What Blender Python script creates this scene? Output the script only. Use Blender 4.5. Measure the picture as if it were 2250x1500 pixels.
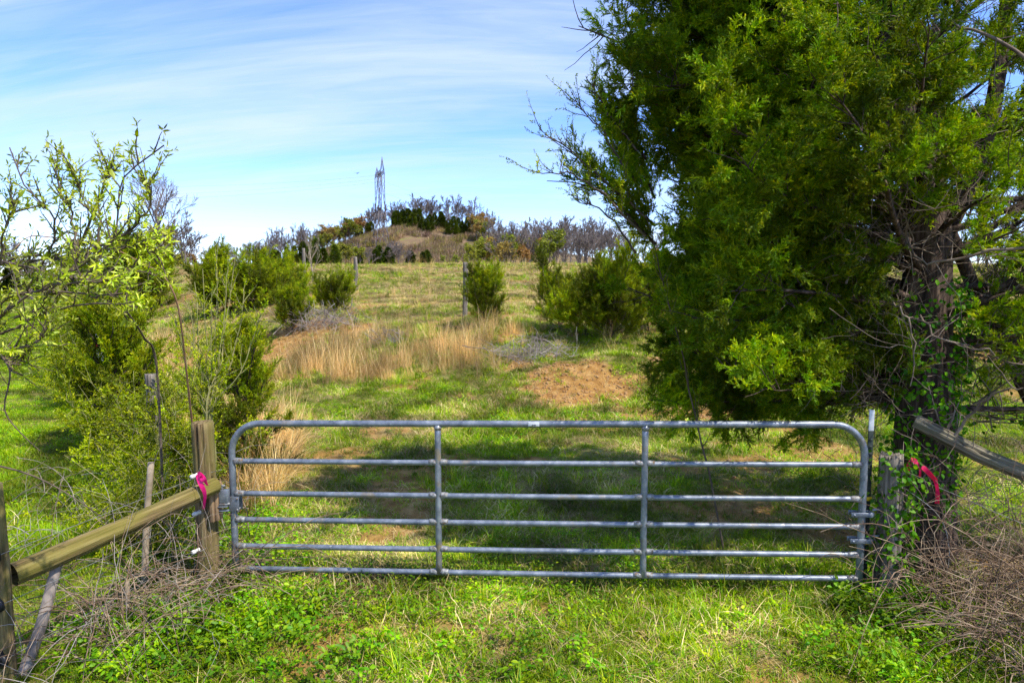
import bpy, math, random
import numpy as np

# ------------------------------------------------------------------ clear, camera, world, sun
for o in list(bpy.data.objects):
    bpy.data.objects.remove(o)
scene = bpy.context.scene
COL = scene.collection
CAM_H = 2.4
PITCH = math.radians(5.0)
cam_data = bpy.data.cameras.new("camera")
cam_data.sensor_width = 36.0
cam_data.lens = 24.0
cam_data.clip_start = 0.05
cam_data.clip_end = 5000.0
cam = bpy.data.objects.new("camera", cam_data)
cam.location = (0, 0, CAM_H)
cam.rotation_euler = (math.radians(90) - PITCH, 0, 0)
COL.objects.link(cam)
scene.camera = cam

SUN_DIR = np.array([0.86, -0.60, 0.0]); SUN_DIR /= np.linalg.norm(SUN_DIR)
SUN_EL = math.radians(56)
sun_vec = np.array([SUN_DIR[0] * math.cos(SUN_EL), SUN_DIR[1] * math.cos(SUN_EL), math.sin(SUN_EL)])
sd = bpy.data.lights.new("sun", 'SUN')
sd.energy = 2.75
sd.angle = math.radians(0.5)
sd.color = (1.0, 0.95, 0.86)
sun = bpy.data.objects.new("sun", sd)
from mathutils import Vector, Matrix, Euler
sun.rotation_euler = Vector(sun_vec).to_track_quat('Z', 'Y').to_euler()
sun.location = (10, -4, 20)
COL.objects.link(sun)

world = bpy.data.worlds.new("World")
scene.world = world
world.use_nodes = True
wn = world.node_tree.nodes; wl = world.node_tree.links
wn.clear()
w_out = wn.new("ShaderNodeOutputWorld")
w_bg = wn.new("ShaderNodeBackground"); w_bg.inputs[1].default_value = 0.15
w_sky = wn.new("ShaderNodeTexSky"); w_sky.sky_type = 'NISHITA'
w_sky.sun_disc = False
w_sky.sun_elevation = SUN_EL
w_sky.sun_rotation = math.atan2(SUN_DIR[0], SUN_DIR[1])
w_sky.altitude = 400; w_sky.air_density = 0.9; w_sky.dust_density = 0.1; w_sky.ozone_density = 3.0
# thin streaky cirrus, laid out on a flat layer high above the ground
w_tc = wn.new("ShaderNodeTexCoord")
w_sep = wn.new("ShaderNodeSeparateXYZ"); wl.new(w_tc.outputs['Generated'], w_sep.inputs[0])
w_z = wn.new("ShaderNodeMath"); w_z.operation = 'MAXIMUM'; w_z.inputs[1].default_value = 0.0
wl.new(w_sep.outputs[2], w_z.inputs[0])
w_z2 = wn.new("ShaderNodeMath"); w_z2.operation = 'ADD'; w_z2.inputs[1].default_value = 0.30
wl.new(w_z.outputs[0], w_z2.inputs[0])
w_dx = wn.new("ShaderNodeMath"); w_dx.operation = 'DIVIDE'
w_dy = wn.new("ShaderNodeMath"); w_dy.operation = 'DIVIDE'
wl.new(w_sep.outputs[0], w_dx.inputs[0]); wl.new(w_z2.outputs[0], w_dx.inputs[1])
wl.new(w_sep.outputs[1], w_dy.inputs[0]); wl.new(w_z2.outputs[0], w_dy.inputs[1])
w_cmb = wn.new("ShaderNodeCombineXYZ")
wl.new(w_dx.outputs[0], w_cmb.inputs[0]); wl.new(w_dy.outputs[0], w_cmb.inputs[1])
w_map = wn.new("ShaderNodeMapping"); w_map.inputs['Rotation'].default_value = (0, 0, math.radians(4))
w_map.inputs['Scale'].default_value = (0.55, 2.6, 1.0)
w_map.inputs['Location'].default_value = (3.3, 1.7, 0)
wl.new(w_cmb.outputs[0], w_map.inputs[0])
w_n1 = wn.new("ShaderNodeTexNoise"); w_n1.inputs['Scale'].default_value = 1.25
w_n1.inputs['Detail'].default_value = 8; w_n1.inputs['Roughness'].default_value = 0.55; w_n1.inputs['Distortion'].default_value = 0.5
wl.new(w_map.outputs[0], w_n1.inputs['Vector'])
w_ramp = wn.new("ShaderNodeValToRGB")
w_ramp.color_ramp.elements[0].position = 0.40; w_ramp.color_ramp.elements[0].color = (0, 0, 0, 1)
w_ramp.color_ramp.elements[1].position = 0.68; w_ramp.color_ramp.elements[1].color = (1, 1, 1, 1)
w_map2 = wn.new("ShaderNodeMapping"); w_map2.inputs['Rotation'].default_value = (0, 0, math.radians(-7)); w_map2.inputs['Scale'].default_value = (1.3, 11.0, 1.0)
wl.new(w_cmb.outputs[0], w_map2.inputs[0])
w_n2 = wn.new("ShaderNodeTexNoise"); w_n2.inputs['Scale'].default_value = 1.6; w_n2.inputs['Detail'].default_value = 9; w_n2.inputs['Roughness'].default_value = 0.6; w_n2.inputs['Distortion'].default_value = 0.8
wl.new(w_map2.outputs[0], w_n2.inputs['Vector'])
w_nm = wn.new("ShaderNodeMixRGB"); w_nm.inputs[0].default_value = 0.22
wl.new(w_n1.outputs[0], w_nm.inputs[1]); wl.new(w_n2.outputs[0], w_nm.inputs[2])
wl.new(w_nm.outputs[0], w_ramp.inputs[0])
w_amt = wn.new("ShaderNodeMath"); w_amt.operation = 'MULTIPLY'; w_amt.inputs[1].default_value = 0.75
wl.new(w_ramp.outputs[0], w_amt.inputs[0])
w_mix = wn.new("ShaderNodeMixRGB"); w_mix.inputs[2].default_value = (2.4, 2.75, 3.3, 1)
wl.new(w_amt.outputs[0], w_mix.inputs[0])
w_hsv = wn.new("ShaderNodeHueSaturation"); w_hsv.inputs['Saturation'].default_value = 1.1
wl.new(w_sky.outputs[0], w_hsv.inputs['Color'])
w_tint = wn.new('ShaderNodeMixRGB'); w_tint.blend_type = 'MULTIPLY'; w_tint.inputs[0].default_value = 1.0; w_tint.inputs[2].default_value = (0.66, 0.69, 0.93, 1)
wl.new(w_hsv.outputs[0], w_tint.inputs[1]); wl.new(w_tint.outputs[0], w_mix.inputs[1])
wl.new(w_mix.outputs[0], w_bg.inputs[0])
wl.new(w_bg.outputs[0], w_out.inputs[0])

scene.view_settings.view_transform = 'Standard'
scene.view_settings.look = 'None'
scene.view_settings.exposure = 1.28
scene.view_settings.gamma = 1.0
scene.view_settings.use_curve_mapping = False
scene.render.engine = 'CYCLES'
scene.cycles.use_adaptive_sampling = True
scene.cycles.adaptive_threshold = 0.02
scene.cycles.max_bounces = 6
scene.cycles.diffuse_bounces = 3
scene.cycles.transmission_bounces = 4
scene.cycles.transparent_max_bounces = 6

RNG = np.random.default_rng(11)
random.seed(5)

# ------------------------------------------------------------------ helpers
def P(u, v, d):
    """world point at distance d (metres north) seen at photograph position u, v"""
    x = (u - 1125) / 1500.0; y = -(v - 750) / 1500.0
    Y = y * math.sin(PITCH) + math.cos(PITCH); Z = y * math.cos(PITCH) - math.sin(PITCH)
    t = d / Y
    return np.array([x * t, d, CAM_H + Z * t])

def _hash(ix, iy, seed):
    h = (ix.astype(np.int64) * 374761393 + iy.astype(np.int64) * 668265263 + seed * 974634777) & 0x7fffffff
    h = ((h ^ (h >> 13)) * 1274126177) & 0x7fffffff
    return ((h ^ (h >> 16)) & 0xffff) / 65535.0

def vnoise(x, y, seed=0):
    x = np.asarray(x, float); y = np.asarray(y, float)
    ix = np.floor(x); iy = np.floor(y); fx = x - ix; fy = y - iy
    fx = fx * fx * (3 - 2 * fx); fy = fy * fy * (3 - 2 * fy)
    a = _hash(ix, iy, seed); b = _hash(ix + 1, iy, seed); c = _hash(ix, iy + 1, seed); d = _hash(ix + 1, iy + 1, seed)
    return a + (b - a) * fx + (c - a) * fy + (a - b - c + d) * fx * fy

def fbm(x, y, seed=0, oct=4):
    s = 0.0; a = 0.5; f = 1.0; n = 0.0
    for i in range(oct):
        s = s + a * vnoise(np.asarray(x) * f + 17.3 * i, np.asarray(y) * f - 9.1 * i, seed + i); n += a; a *= 0.5; f *= 2.03
    return s / n

def sstep(a, b, x):
    t = np.clip((np.asarray(x, float) - a) / (b - a), 0, 1)
    return t * t * (3 - 2 * t)

def mesh_np(name, verts, faces, mat=None, smooth=False, attrs=None):
    verts = np.asarray(verts, np.float32).reshape(-1, 3)
    me = bpy.data.meshes.new(name)
    me.vertices.add(len(verts)); me.vertices.foreach_set("co", verts.ravel())
    faces = [np.asarray(f, np.int32) for f in faces if len(f)]
    tot = np.concatenate([np.full(len(f), f.shape[1], np.int32) for f in faces])
    idx = np.concatenate([f.ravel() for f in faces])
    start = np.concatenate([[0], np.cumsum(tot)[:-1]]).astype(np.int32)
    me.loops.add(len(idx)); me.loops.foreach_set("vertex_index", idx)
    me.polygons.add(len(tot)); me.polygons.foreach_set("loop_start", start)
    if smooth:
        me.polygons.foreach_set("use_smooth", np.ones(len(tot), bool))
    me.update(calc_edges=True)
    if attrs:
        for k, v in attrs.items():
            a = me.attributes.new(k, 'FLOAT', 'POINT'); a.data.foreach_set("value", np.asarray(v, np.float32))
    me.validate()
    if mat: me.materials.append(mat)
    return me

def obj(name, me, parent=None, link=True):
    o = bpy.data.objects.new(name, me)
    if link: COL.objects.link(o)
    if parent is not None: o.parent = parent
    return o

def tag(o, label=None, cat=None, group=None, kind=None):
    if label: o["label"] = label
    if cat: o["category"] = cat
    if group: o["group"] = group
    if kind: o["kind"] = kind
    return o

def thing(name, label, cat, loc=(0, 0, 0), rz=0.0, group=None):
    o = bpy.data.objects.new(name, None); COL.objects.link(o)
    o.empty_display_size = 0.1
    o.location = [float(v) for v in loc]; o.rotation_euler = (0, 0, rz)
    return tag(o, label, cat, group)

def copy_tree(root, loc, rz=0.0, scale=1.0, label=None):
    r = root.copy(); COL.objects.link(r)
    r.location = [float(v) for v in loc]; r.rotation_euler = (0, 0, rz); r.scale = (scale,) * 3 if np.isscalar(scale) else scale
    if label: r["label"] = label
    for ch in list(root.children):
        c = ch.copy(); COL.objects.link(c); c.parent = r
    return r

def unit(v):
    v = np.asarray(v, float); return v / (np.linalg.norm(v, axis=-1, keepdims=True) + 1e-9)

def tube_geo(polys, sides=6, caps=True):
    """polys: list of (points (n,3), radii (n,)).  returns verts, [quads, ngons]"""
    groups = {}
    for p, r in polys:
        groups.setdefault(len(p), []).append((p, r))
    V = []; Q = []; C = []; base = 0
    ang = np.linspace(0, 2 * np.pi, sides, endpoint=False)
    for n, lst in groups.items():
        Pn = np.array([a for a, _ in lst], float); Rn = np.array([np.broadcast_to(b, (n,)) for _, b in lst], float)
        m = len(lst)
        T = np.gradient(Pn, axis=1); T = unit(T)
        ref = np.eye(3)[np.argmin(np.abs(T).max(axis=1), axis=1)][:, None, :]
        N = unit(np.cross(T, np.broadcast_to(ref, T.shape))); B = np.cross(T, N)
        ring = Pn[:, :, None, :] + Rn[:, :, None, None] * (np.cos(ang)[None, None, :, None] * N[:, :, None, :] + np.sin(ang)[None, None, :, None] * B[:, :, None, :])
        V.append(ring.reshape(-1, 3))
        k = np.arange(sides); k2 = (k + 1) % sides
        i = np.arange(m)[:, None, None] * n * sides; j = np.arange(n - 1)[None, :, None] * sides
        a = base + i + j + k; b = base + i + j + k2
        q = np.stack([a, b, b + sides, a + sides], -1).reshape(-1, 4)
        Q.append(q)
        if caps:
            c0 = base + np.arange(m)[:, None] * n * sides + k[None, ::-1]
            c1 = base + np.arange(m)[:, None] * n * sides + (n - 1) * sides + k[None, :]
            C.append(c0); C.append(c1)
        base += m * n * sides
    return np.concatenate(V), [np.concatenate(Q)] + ([np.concatenate(C)] if caps else [])

def tubes(name, polys, mat, sides=6, parent=None, smooth=True, caps=True):
    v, f = tube_geo(polys, sides, caps)
    return obj(name, mesh_np(name, v, f, mat, smooth), parent)

def smooth_path(pts, n):
    """Catmull-Rom through pts, n samples"""
    pts = np.asarray(pts, float)
    if len(pts) == 2:
        return pts[0] + (pts[1] - pts[0]) * np.linspace(0, 1, n)[:, None]
    p = np.vstack([2 * pts[0] - pts[1], pts, 2 * pts[-1] - pts[-2]])
    t = np.linspace(0, len(pts) - 1 - 1e-6, n); i = t.astype(int); f = (t - i)[:, None]
    a, b, c, d = p[i], p[i + 1], p[i + 2], p[i + 3]
    return 0.5 * (2 * b + (c - a) * f + (2 * a - 5 * b + 4 * c - d) * f ** 2 + (3 * b - a - 3 * c + d) * f ** 3)

def box_geo(c, s, bev=0.0):
    c = np.asarray(c, float); s = np.asarray(s, float) / 2
    v = np.array([[x, y, z] for x in (-1, 1) for y in (-1, 1) for z in (-1, 1)], float) * s + c
    f = np.array([[0, 1, 3, 2], [4, 6, 7, 5], [0, 4, 5, 1], [2, 3, 7, 6], [0, 2, 6, 4], [1, 5, 7, 3]])
    return v, f

def boxes(name, lst, mat, parent=None, bevel=0.003, rot=None):
    V = []; F = []; b = 0
    for c, s in lst:
        v, f = box_geo(c, s); V.append(v); F.append(f + b); b += 8
    o = obj(name, mesh_np(name, np.concatenate(V), [np.concatenate(F)], mat), parent)
    if bevel:
        md = o.modifiers.new("bevel", 'BEVEL'); md.width = bevel; md.segments = 2
    return o

# ---- materials
def nodes_of(m):
    m.use_nodes = True
    nt = m.node_tree; nt.nodes.clear()
    return nt, nt.nodes, nt.links

def ramp(n, cols):
    r = n.new("ShaderNodeValToRGB"); e = r.color_ramp.elements
    while len(e) < len(cols): e.new(0.5)
    for i, (p, c) in enumerate(cols):
        e[i].position = p; e[i].color = (*c, 1)
    return r

def leaf_mat(name, cols, trans=0.35, rough=0.5, hue=0.02, val=0.35, sat=0.15, gloss=0.015):
    """thin leaf: colour from the piece's own tone and a per-plant variation"""
    m = bpy.data.materials.new(name); nt, n, l = nodes_of(m)
    at = n.new("ShaderNodeAttribute"); at.attribute_name = "tone"
    r = ramp(n, cols); l.new(at.outputs['Fac'], r.inputs[0])
    oi = n.new("ShaderNodeObjectInfo")
    hs = n.new("ShaderNodeHueSaturation")
    mh = n.new("ShaderNodeMapRange"); mh.inputs[3].default_value = 0.5 - hue; mh.inputs[4].default_value = 0.5 + hue
    l.new(oi.outputs['Random'], mh.inputs[0]); l.new(mh.outputs[0], hs.inputs['Hue'])
    wv = n.new("ShaderNodeTexWhiteNoise"); wv.noise_dimensions = '1D'; l.new(oi.outputs['Random'], wv.inputs['W'])
    mv = n.new("ShaderNodeMapRange"); mv.inputs[3].default_value = 1 - val; mv.inputs[4].default_value = 1 + val
    l.new(wv.outputs['Value'], mv.inputs[0])
    ca = n.new("ShaderNodeAttribute"); ca.attribute_type = 'INSTANCER'; ca.attribute_name = 'clump'
    cm = n.new("ShaderNodeMath"); cm.operation = 'ADD'; cm.inputs[1].default_value = 1.0; l.new(ca.outputs['Fac'], cm.inputs[0])
    mm = n.new("ShaderNodeMath"); mm.operation = 'MULTIPLY'; l.new(mv.outputs[0], mm.inputs[0]); l.new(cm.outputs[0], mm.inputs[1])
    l.new(mm.outputs[0], hs.inputs['Value'])
    hs.inputs['Saturation'].default_value = 1.0 + sat
    l.new(r.outputs[0], hs.inputs['Color'])
    d = n.new("ShaderNodeBsdfDiffuse"); t = n.new("ShaderNodeBsdfTranslucent"); g = n.new("ShaderNodeBsdfGlossy")
    g.inputs['Roughness'].default_value = rough; g.inputs['Color'].default_value = (1, 1, 1, 1)
    l.new(hs.outputs[0], d.inputs[0]); l.new(hs.outputs[0], t.inputs[0])
    m1 = n.new("ShaderNodeMixShader"); m1.inputs[0].default_value = trans; l.new(d.outputs[0], m1.inputs[1]); l.new(t.outputs[0], m1.inputs[2])
    m2 = n.new("ShaderNodeMixShader"); m2.inputs[0].default_value = gloss; l.new(m1.outputs[0], m2.inputs[1]); l.new(g.outputs[0], m2.inputs[2])
    o = n.new("ShaderNodeOutputMaterial"); l.new(m2.outputs[0], o.inputs[0])
    return m

def noise_mat(name, cols, scale=(1, 1, 1), nscale=6, detail=6, rough=0.8, metallic=0.0, bump=0.0, bscale=None, coord='Object', spec=0.3, hue_rand=0.0):
    m = bpy.data.materials.new(name); nt, n, l = nodes_of(m)
    tc = n.new("ShaderNodeTexCoord"); mp = n.new("ShaderNodeMapping"); mp.inputs['Scale'].default_value = scale
    l.new(tc.outputs[coord], mp.inputs[0])
    nz = n.new("ShaderNodeTexNoise"); nz.inputs['Scale'].default_value = nscale; nz.inputs['Detail'].default_value = detail; nz.inputs['Roughness'].default_value = 0.62
    l.new(mp.outputs[0], nz.inputs['Vector'])
    r = ramp(n, cols); l.new(nz.outputs[0], r.inputs[0])
    b = n.new("ShaderNodeBsdfPrincipled"); b.inputs['Roughness'].default_value = rough; b.inputs['Metallic'].default_value = metallic
    b.inputs['Specular IOR Level'].default_value = spec
    l.new(r.outputs[0], b.inputs['Base Color'])
    if bump:
        n2 = n.new("ShaderNodeTexNoise"); n2.inputs['Scale'].default_value = bscale or nscale * 2.5; n2.inputs['Detail'].default_value = 5
        l.new(mp.outputs[0], n2.inputs['Vector'])
        bp = n.new("ShaderNodeBump"); bp.inputs['Strength'].default_value = bump; bp.inputs['Distance'].default_value = 0.01
        l.new(n2.outputs[0], bp.inputs['Height']); l.new(bp.outputs[0], b.inputs['Normal'])
    o = n.new("ShaderNodeOutputMaterial"); l.new(b.outputs[0], o.inputs[0])
    return m

def plain(name, c, rough=0.5, metallic=0.0):
    return noise_mat(name, [(0.3, tuple(x * 0.85 for x in c)), (0.7, tuple(min(1, x * 1.1) for x in c))], nscale=30, rough=rough, metallic=metallic)

M = {}
M['grass'] = leaf_mat('grass_blade', [(0.0, (0.095, 0.200, 0.006)), (0.5, (0.215, 0.345, 0.008)), (0.85, (0.360, 0.430, 0.014)), (1.0, (0.52, 0.46, 0.12))], 0.4, hue=0.02, val=0.3)
M['thatch'] = leaf_mat('dry_thatch', [(0.0, (0.27, 0.19, 0.08)), (0.6, (0.46, 0.36, 0.17)), (1.0, (0.60, 0.50, 0.28))], 0.2, hue=0.012, val=0.3)
M['sedge'] = leaf_mat('broomsedge_stalk', [(0.0, (0.46, 0.30, 0.12)), (0.6, (0.68, 0.50, 0.25)), (1.0, (0.80, 0.65, 0.38))], 0.35, hue=0.012, val=0.22)
M['clover'] = leaf_mat('groundcover_leaf', [(0.0, (0.085, 0.220, 0.008)), (0.6, (0.20, 0.37, 0.012)), (1.0, (0.36, 0.47, 0.022))], 0.4, hue=0.02, val=0.3)
M['cedar'] = leaf_mat('cedar_spray', [(0.0, (0.068, 0.140, 0.005)), (0.5, (0.190, 0.290, 0.008)), (0.94, (0.400, 0.440, 0.014)), (1.0, (0.46, 0.24, 0.03))], 0.4, hue=0.02, val=0.35)
M['cedar_young'] = leaf_mat('young_cedar_spray', [(0.0, (0.095, 0.145, 0.005)), (0.5, (0.235, 0.285, 0.008)), (1.0, (0.400, 0.400, 0.015))], 0.38, hue=0.025, val=0.35)
M['olive'] = leaf_mat('silvery_leaf', [(0.0, (0.20, 0.28, 0.015)), (0.5, (0.39, 0.46, 0.05)), (1.0, (0.58, 0.60, 0.17))], 0.45, hue=0.015, val=0.25, gloss=0.03)
M['ivy'] = leaf_mat('vine_leaf', [(0.0, (0.028, 0.105, 0.010)), (0.6, (0.070, 0.20, 0.016)), (1.0, (0.15, 0.30, 0.03))], 0.25, hue=0.02, val=0.3, gloss=0.012)
M['shoot'] = leaf_mat('spring_leaf', [(0.0, (0.14, 0.20, 0.010)), (0.5, (0.26, 0.32, 0.016)), (1.0, (0.40, 0.43, 0.04))], 0.4, hue=0.02, val=0.25)
M['far_cedar'] = leaf_mat('far_cedar_leaf', [(0.0, (0.030, 0.050, 0.010)), (0.6, (0.065, 0.092, 0.014)), (1.0, (0.12, 0.14, 0.02))], 0.2, val=0.3)
M['far_green'] = leaf_mat('far_spring_leaf', [(0.0, (0.20, 0.23, 0.04)), (0.6, (0.32, 0.33, 0.06)), (1.0, (0.45, 0.42, 0.10))], 0.4, val=0.25)
M['far_gold'] = leaf_mat('far_budding_leaf', [(0.0, (0.26, 0.17, 0.06)), (0.6, (0.38, 0.25, 0.09)), (1.0, (0.48, 0.36, 0.14))], 0.4, val=0.2)
M['far_bark'] = noise_mat('far_bark', [(0.3, (0.125, 0.10, 0.085)), (0.7, (0.245, 0.20, 0.175))], nscale=3, rough=0.9)
M['pale_bark'] = noise_mat('pale_bark', [(0.35, (0.22, 0.165, 0.10)), (0.65, (0.42, 0.34, 0.24))], nscale=8, rough=0.9)
M['bark'] = noise_mat('cedar_bark', [(0.35, (0.022, 0.014, 0.010)), (0.5, (0.065, 0.042, 0.03)), (0.66, (0.15, 0.105, 0.075))], scale=(9, 9, 0.9), nscale=3.0, rough=0.95, bump=1.0, bscale=5)
M['twig'] = noise_mat('dead_twig', [(0.35, (0.09, 0.06, 0.04)), (0.65, (0.27, 0.21, 0.155))], nscale=5, rough=0.9)
M['bramble'] = noise_mat('dead_bramble', [(0.34, (0.06, 0.032, 0.02)), (0.5, (0.21, 0.135, 0.08)), (0.66, (0.42, 0.32, 0.21))], nscale=7, rough=0.9)
M['brush'] = noise_mat('grey_brush', [(0.35, (0.17, 0.13, 0.105)), (0.65, (0.40, 0.35, 0.30))], nscale=3, rough=0.9)
M['olive_bark'] = noise_mat('olive_bark', [(0.3, (0.05, 0.035, 0.025)), (0.7, (0.17, 0.125, 0.085))], nscale=12, rough=0.85)
M['green_stem'] = noise_mat('green_stem', [(0.3, (0.16, 0.17, 0.05)), (0.7, (0.34, 0.30, 0.12))], nscale=6, rough=0.8)
M['rust_cane'] = noise_mat('rust_cane', [(0.3, (0.22, 0.11, 0.06)), (0.7, (0.40, 0.24, 0.13))], nscale=6, rough=0.8)

def wood_mat(name, dark, mid, light, green, gamt, axis=2):
    m = bpy.data.materials.new(name); nt, n, l = nodes_of(m)
    tc = n.new("ShaderNodeTexCoord"); mp = n.new("ShaderNodeMapping")
    sc = [26, 26, 26]; sc[axis] = 1.1
    mp.inputs['Scale'].default_value = sc
    l.new(tc.outputs['Object'], mp.inputs[0])
    nz = n.new("ShaderNodeTexNoise"); nz.inputs['Scale'].default_value = 1.6; nz.inputs['Detail'].default_value = 8; nz.inputs['Roughness'].default_value = 0.65
    l.new(mp.outputs[0], nz.inputs['Vector'])
    r = ramp(n, [(0.38, dark), (0.50, mid), (0.64, light)]); l.new(nz.outputs[0], r.inputs[0])
    n2 = n.new("ShaderNodeTexNoise"); n2.inputs['Scale'].default_value = 3.5; n2.inputs['Detail'].default_value = 5
    mp2 = n.new("ShaderNodeMapping"); s2 = [2.2, 2.2, 2.2]; s2[axis] = 0.6; mp2.inputs['Scale'].default_value = s2
    l.new(tc.outputs['Object'], mp2.inputs[0]); l.new(mp2.outputs[0], n2.inputs['Vector'])
    r2 = ramp(n, [(0.42, (0, 0, 0)), (0.62, (gamt, gamt, gamt))]); l.new(n2.outputs[0], r2.inputs[0])
    mx = n.new("ShaderNodeMixRGB"); mx.inputs[2].default_value = (*green, 1)
    l.new(r2.outputs[0], mx.inputs[0]); l.new(r.outputs[0], mx.inputs[1])
    b = n.new("ShaderNodeBsdfPrincipled"); b.inputs['Roughness'].default_value = 0.85; b.inputs['Specular IOR Level'].default_value = 0.2
    l.new(mx.outputs[0], b.inputs['Base Color'])
    bp = n.new("ShaderNodeBump"); bp.inputs['Strength'].default_value = 1.0; bp.inputs['Distance'].default_value = 0.012
    l.new(nz.outputs[0], bp.inputs['Height']); l.new(bp.outputs[0], b.inputs['Normal'])
    o = n.new("ShaderNodeOutputMaterial"); l.new(b.outputs[0], o.inputs[0])
    return m
M['post'] = wood_mat('treated_post_wood', (0.055, 0.035, 0.018), (0.185, 0.125, 0.058), (0.33, 0.245, 0.12), (0.16, 0.15, 0.03), 0.6)
M['brace'] = wood_mat('brace_wood', (0.045, 0.03, 0.014), (0.175, 0.12, 0.05), (0.31, 0.235, 0.105), (0.17, 0.15, 0.022), 0.65, axis=0)
M['grey_post'] = wood_mat('grey_post_wood', (0.06, 0.048, 0.038), (0.18, 0.15, 0.12), (0.31, 0.27, 0.23), (0.24, 0.23, 0.17), 0.3)
M['block'] = wood_mat('plank_wood', (0.16, 0.09, 0.05), (0.33, 0.20, 0.11), (0.45, 0.31, 0.19), (0.3, 0.22, 0.12), 0.3)

def galv():
    m = bpy.data.materials.new('galvanised_steel'); nt, n, l = nodes_of(m)
    tc = n.new("ShaderNodeTexCoord")
    nz = n.new("ShaderNodeTexNoise"); nz.inputs['Scale'].default_value = 9; nz.inputs['Detail'].default_value = 7; nz.inputs['Roughness'].default_value = 0.7
    l.new(tc.outputs['Object'], nz.inputs['Vector'])
    r = ramp(n, [(0.35, (0.12, 0.14, 0.17)), (0.52, (0.215, 0.24, 0.275)), (0.68, (0.36, 0.38, 0.40))]); l.new(nz.outputs[0], r.inputs[0])
    n2 = n.new("ShaderNodeTexNoise"); n2.inputs['Scale'].default_value = 5; n2.inputs['Detail'].default_value = 9
    l.new(tc.outputs['Object'], n2.inputs['Vector'])
    r2 = ramp(n, [(0.60, (0, 0, 0)), (0.72, (0.75, 0.75, 0.75))]); l.new(n2.outputs[0], r2.inputs[0])
    mx = n.new("ShaderNodeMixRGB"); mx.inputs[2].default_value = (0.34, 0.25, 0.12, 1)
    l.new(r2.outputs[0], mx.inputs[0]); l.new(r.outputs[0], mx.inputs[1])
    # pale droppings and scratches
    vo = n.new("ShaderNodeTexNoise"); vo.inputs['Scale'].default_value = 38; vo.inputs['Detail'].default_value = 2
    l.new(tc.outputs['Object'], vo.inputs['Vector'])
    r3 = ramp(n, [(0.66, (0, 0, 0)), (0.72, (0.8, 0.8, 0.8))]); l.new(vo.outputs[0], r3.inputs[0])
    mx2 = n.new("ShaderNodeMixRGB"); mx2.inputs[2].default_value = (0.45, 0.45, 0.42, 1)
    l.new(r3.outputs[0], mx2.inputs[0]); l.new(mx.outputs[0], mx2.inputs[1])
    b = n.new("ShaderNodeBsdfPrincipled"); b.inputs['Metallic'].default_value = 0.55
    mr = n.new("ShaderNodeMapRange"); mr.inputs[3].default_value = 0.32; mr.inputs[4].default_value = 0.62
    l.new(nz.outputs[0], mr.inputs[0]); l.new(mr.outputs[0], b.inputs['Roughness'])
    l.new(mx2.outputs[0], b.inputs['Base Color'])
    o = n.new("ShaderNodeOutputMaterial"); l.new(b.outputs[0], o.inputs[0])
    return m
M['galv'] = galv()
M['weld'] = noise_mat('weld_zinc', [(0.36, (0.16, 0.10, 0.055)), (0.46, (0.20, 0.20, 0.195)), (0.66, (0.36, 0.36, 0.34))], nscale=40, rough=0.55, metallic=0.4, bump=0.4)
M['dark_steel'] = noise_mat('dark_steel', [(0.3, (0.015, 0.022, 0.016)), (0.7, (0.045, 0.055, 0.042))], nscale=20, rough=0.55)
M['white_paint'] = plain('white_paint', (0.62, 0.64, 0.64), 0.5)
M['yellow'] = plain('yellow_plastic', (0.75, 0.50, 0.02), 0.4)
M['pink'] = leaf_mat('pink_ribbon', [(0.0, (0.85, 0.015, 0.20)), (1.0, (0.95, 0.04, 0.30))], 0.3, val=0.0, hue=0.0, gloss=0.05)
M['red_ribbon'] = leaf_mat('red_pink_ribbon', [(0.0, (0.85, 0.012, 0.10)), (1.0, (0.95, 0.03, 0.16))], 0.3, val=0.0, hue=0.0, gloss=0.05)
M['white_plastic'] = plain('white_plastic', (0.72, 0.70, 0.64), 0.4)
M['black_plastic'] = plain('black_plastic', (0.012, 0.012, 0.013), 0.4)
M['wire'] = noise_mat('fence_wire', [(0.3, (0.16, 0.15, 0.14)), (0.7, (0.36, 0.35, 0.33))], nscale=20, rough=0.5, metallic=0.6)
M['tower'] = noise_mat('tower_steel', [(0.3, (0.12, 0.10, 0.10)), (0.7, (0.22, 0.19, 0.18))], nscale=0.6, rough=0.6, metallic=0.2)
M['line'] = plain('power_line_metal', (0.14, 0.15, 0.17), 0.5, 0.3)
M['ink'] = plain('sticker_ink', (0.03, 0.03, 0.035), 0.6)

# ------------------------------------------------------------------ ground
def fence_x(y):
    return -2.35 - 0.69 * (np.asarray(y, float) - 5.35)

_py = [-50, 0, 10.5, 12.0, 13.2, 15, 17, 20, 23, 31, 40, 50, 60, 70, 95, 140, 200, 300, 5000]
_pz = [0, 0, 0, .03, .14, .55, 1.08, 1.40, 1.58, 1.95, 2.75, 3.45, 3.85, 3.8, 2.6, 3.2, 5.5, 8.0, 8.0]
def prof(y):
    y = np.asarray(y, float); s = 0
    for k in (-1.0, -0.5, 0, 0.5, 1.0):
        s = s + np.interp(y + k * np.clip(y * 0.05, 0.1, 4), _py, _pz)
    return s / 5

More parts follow.
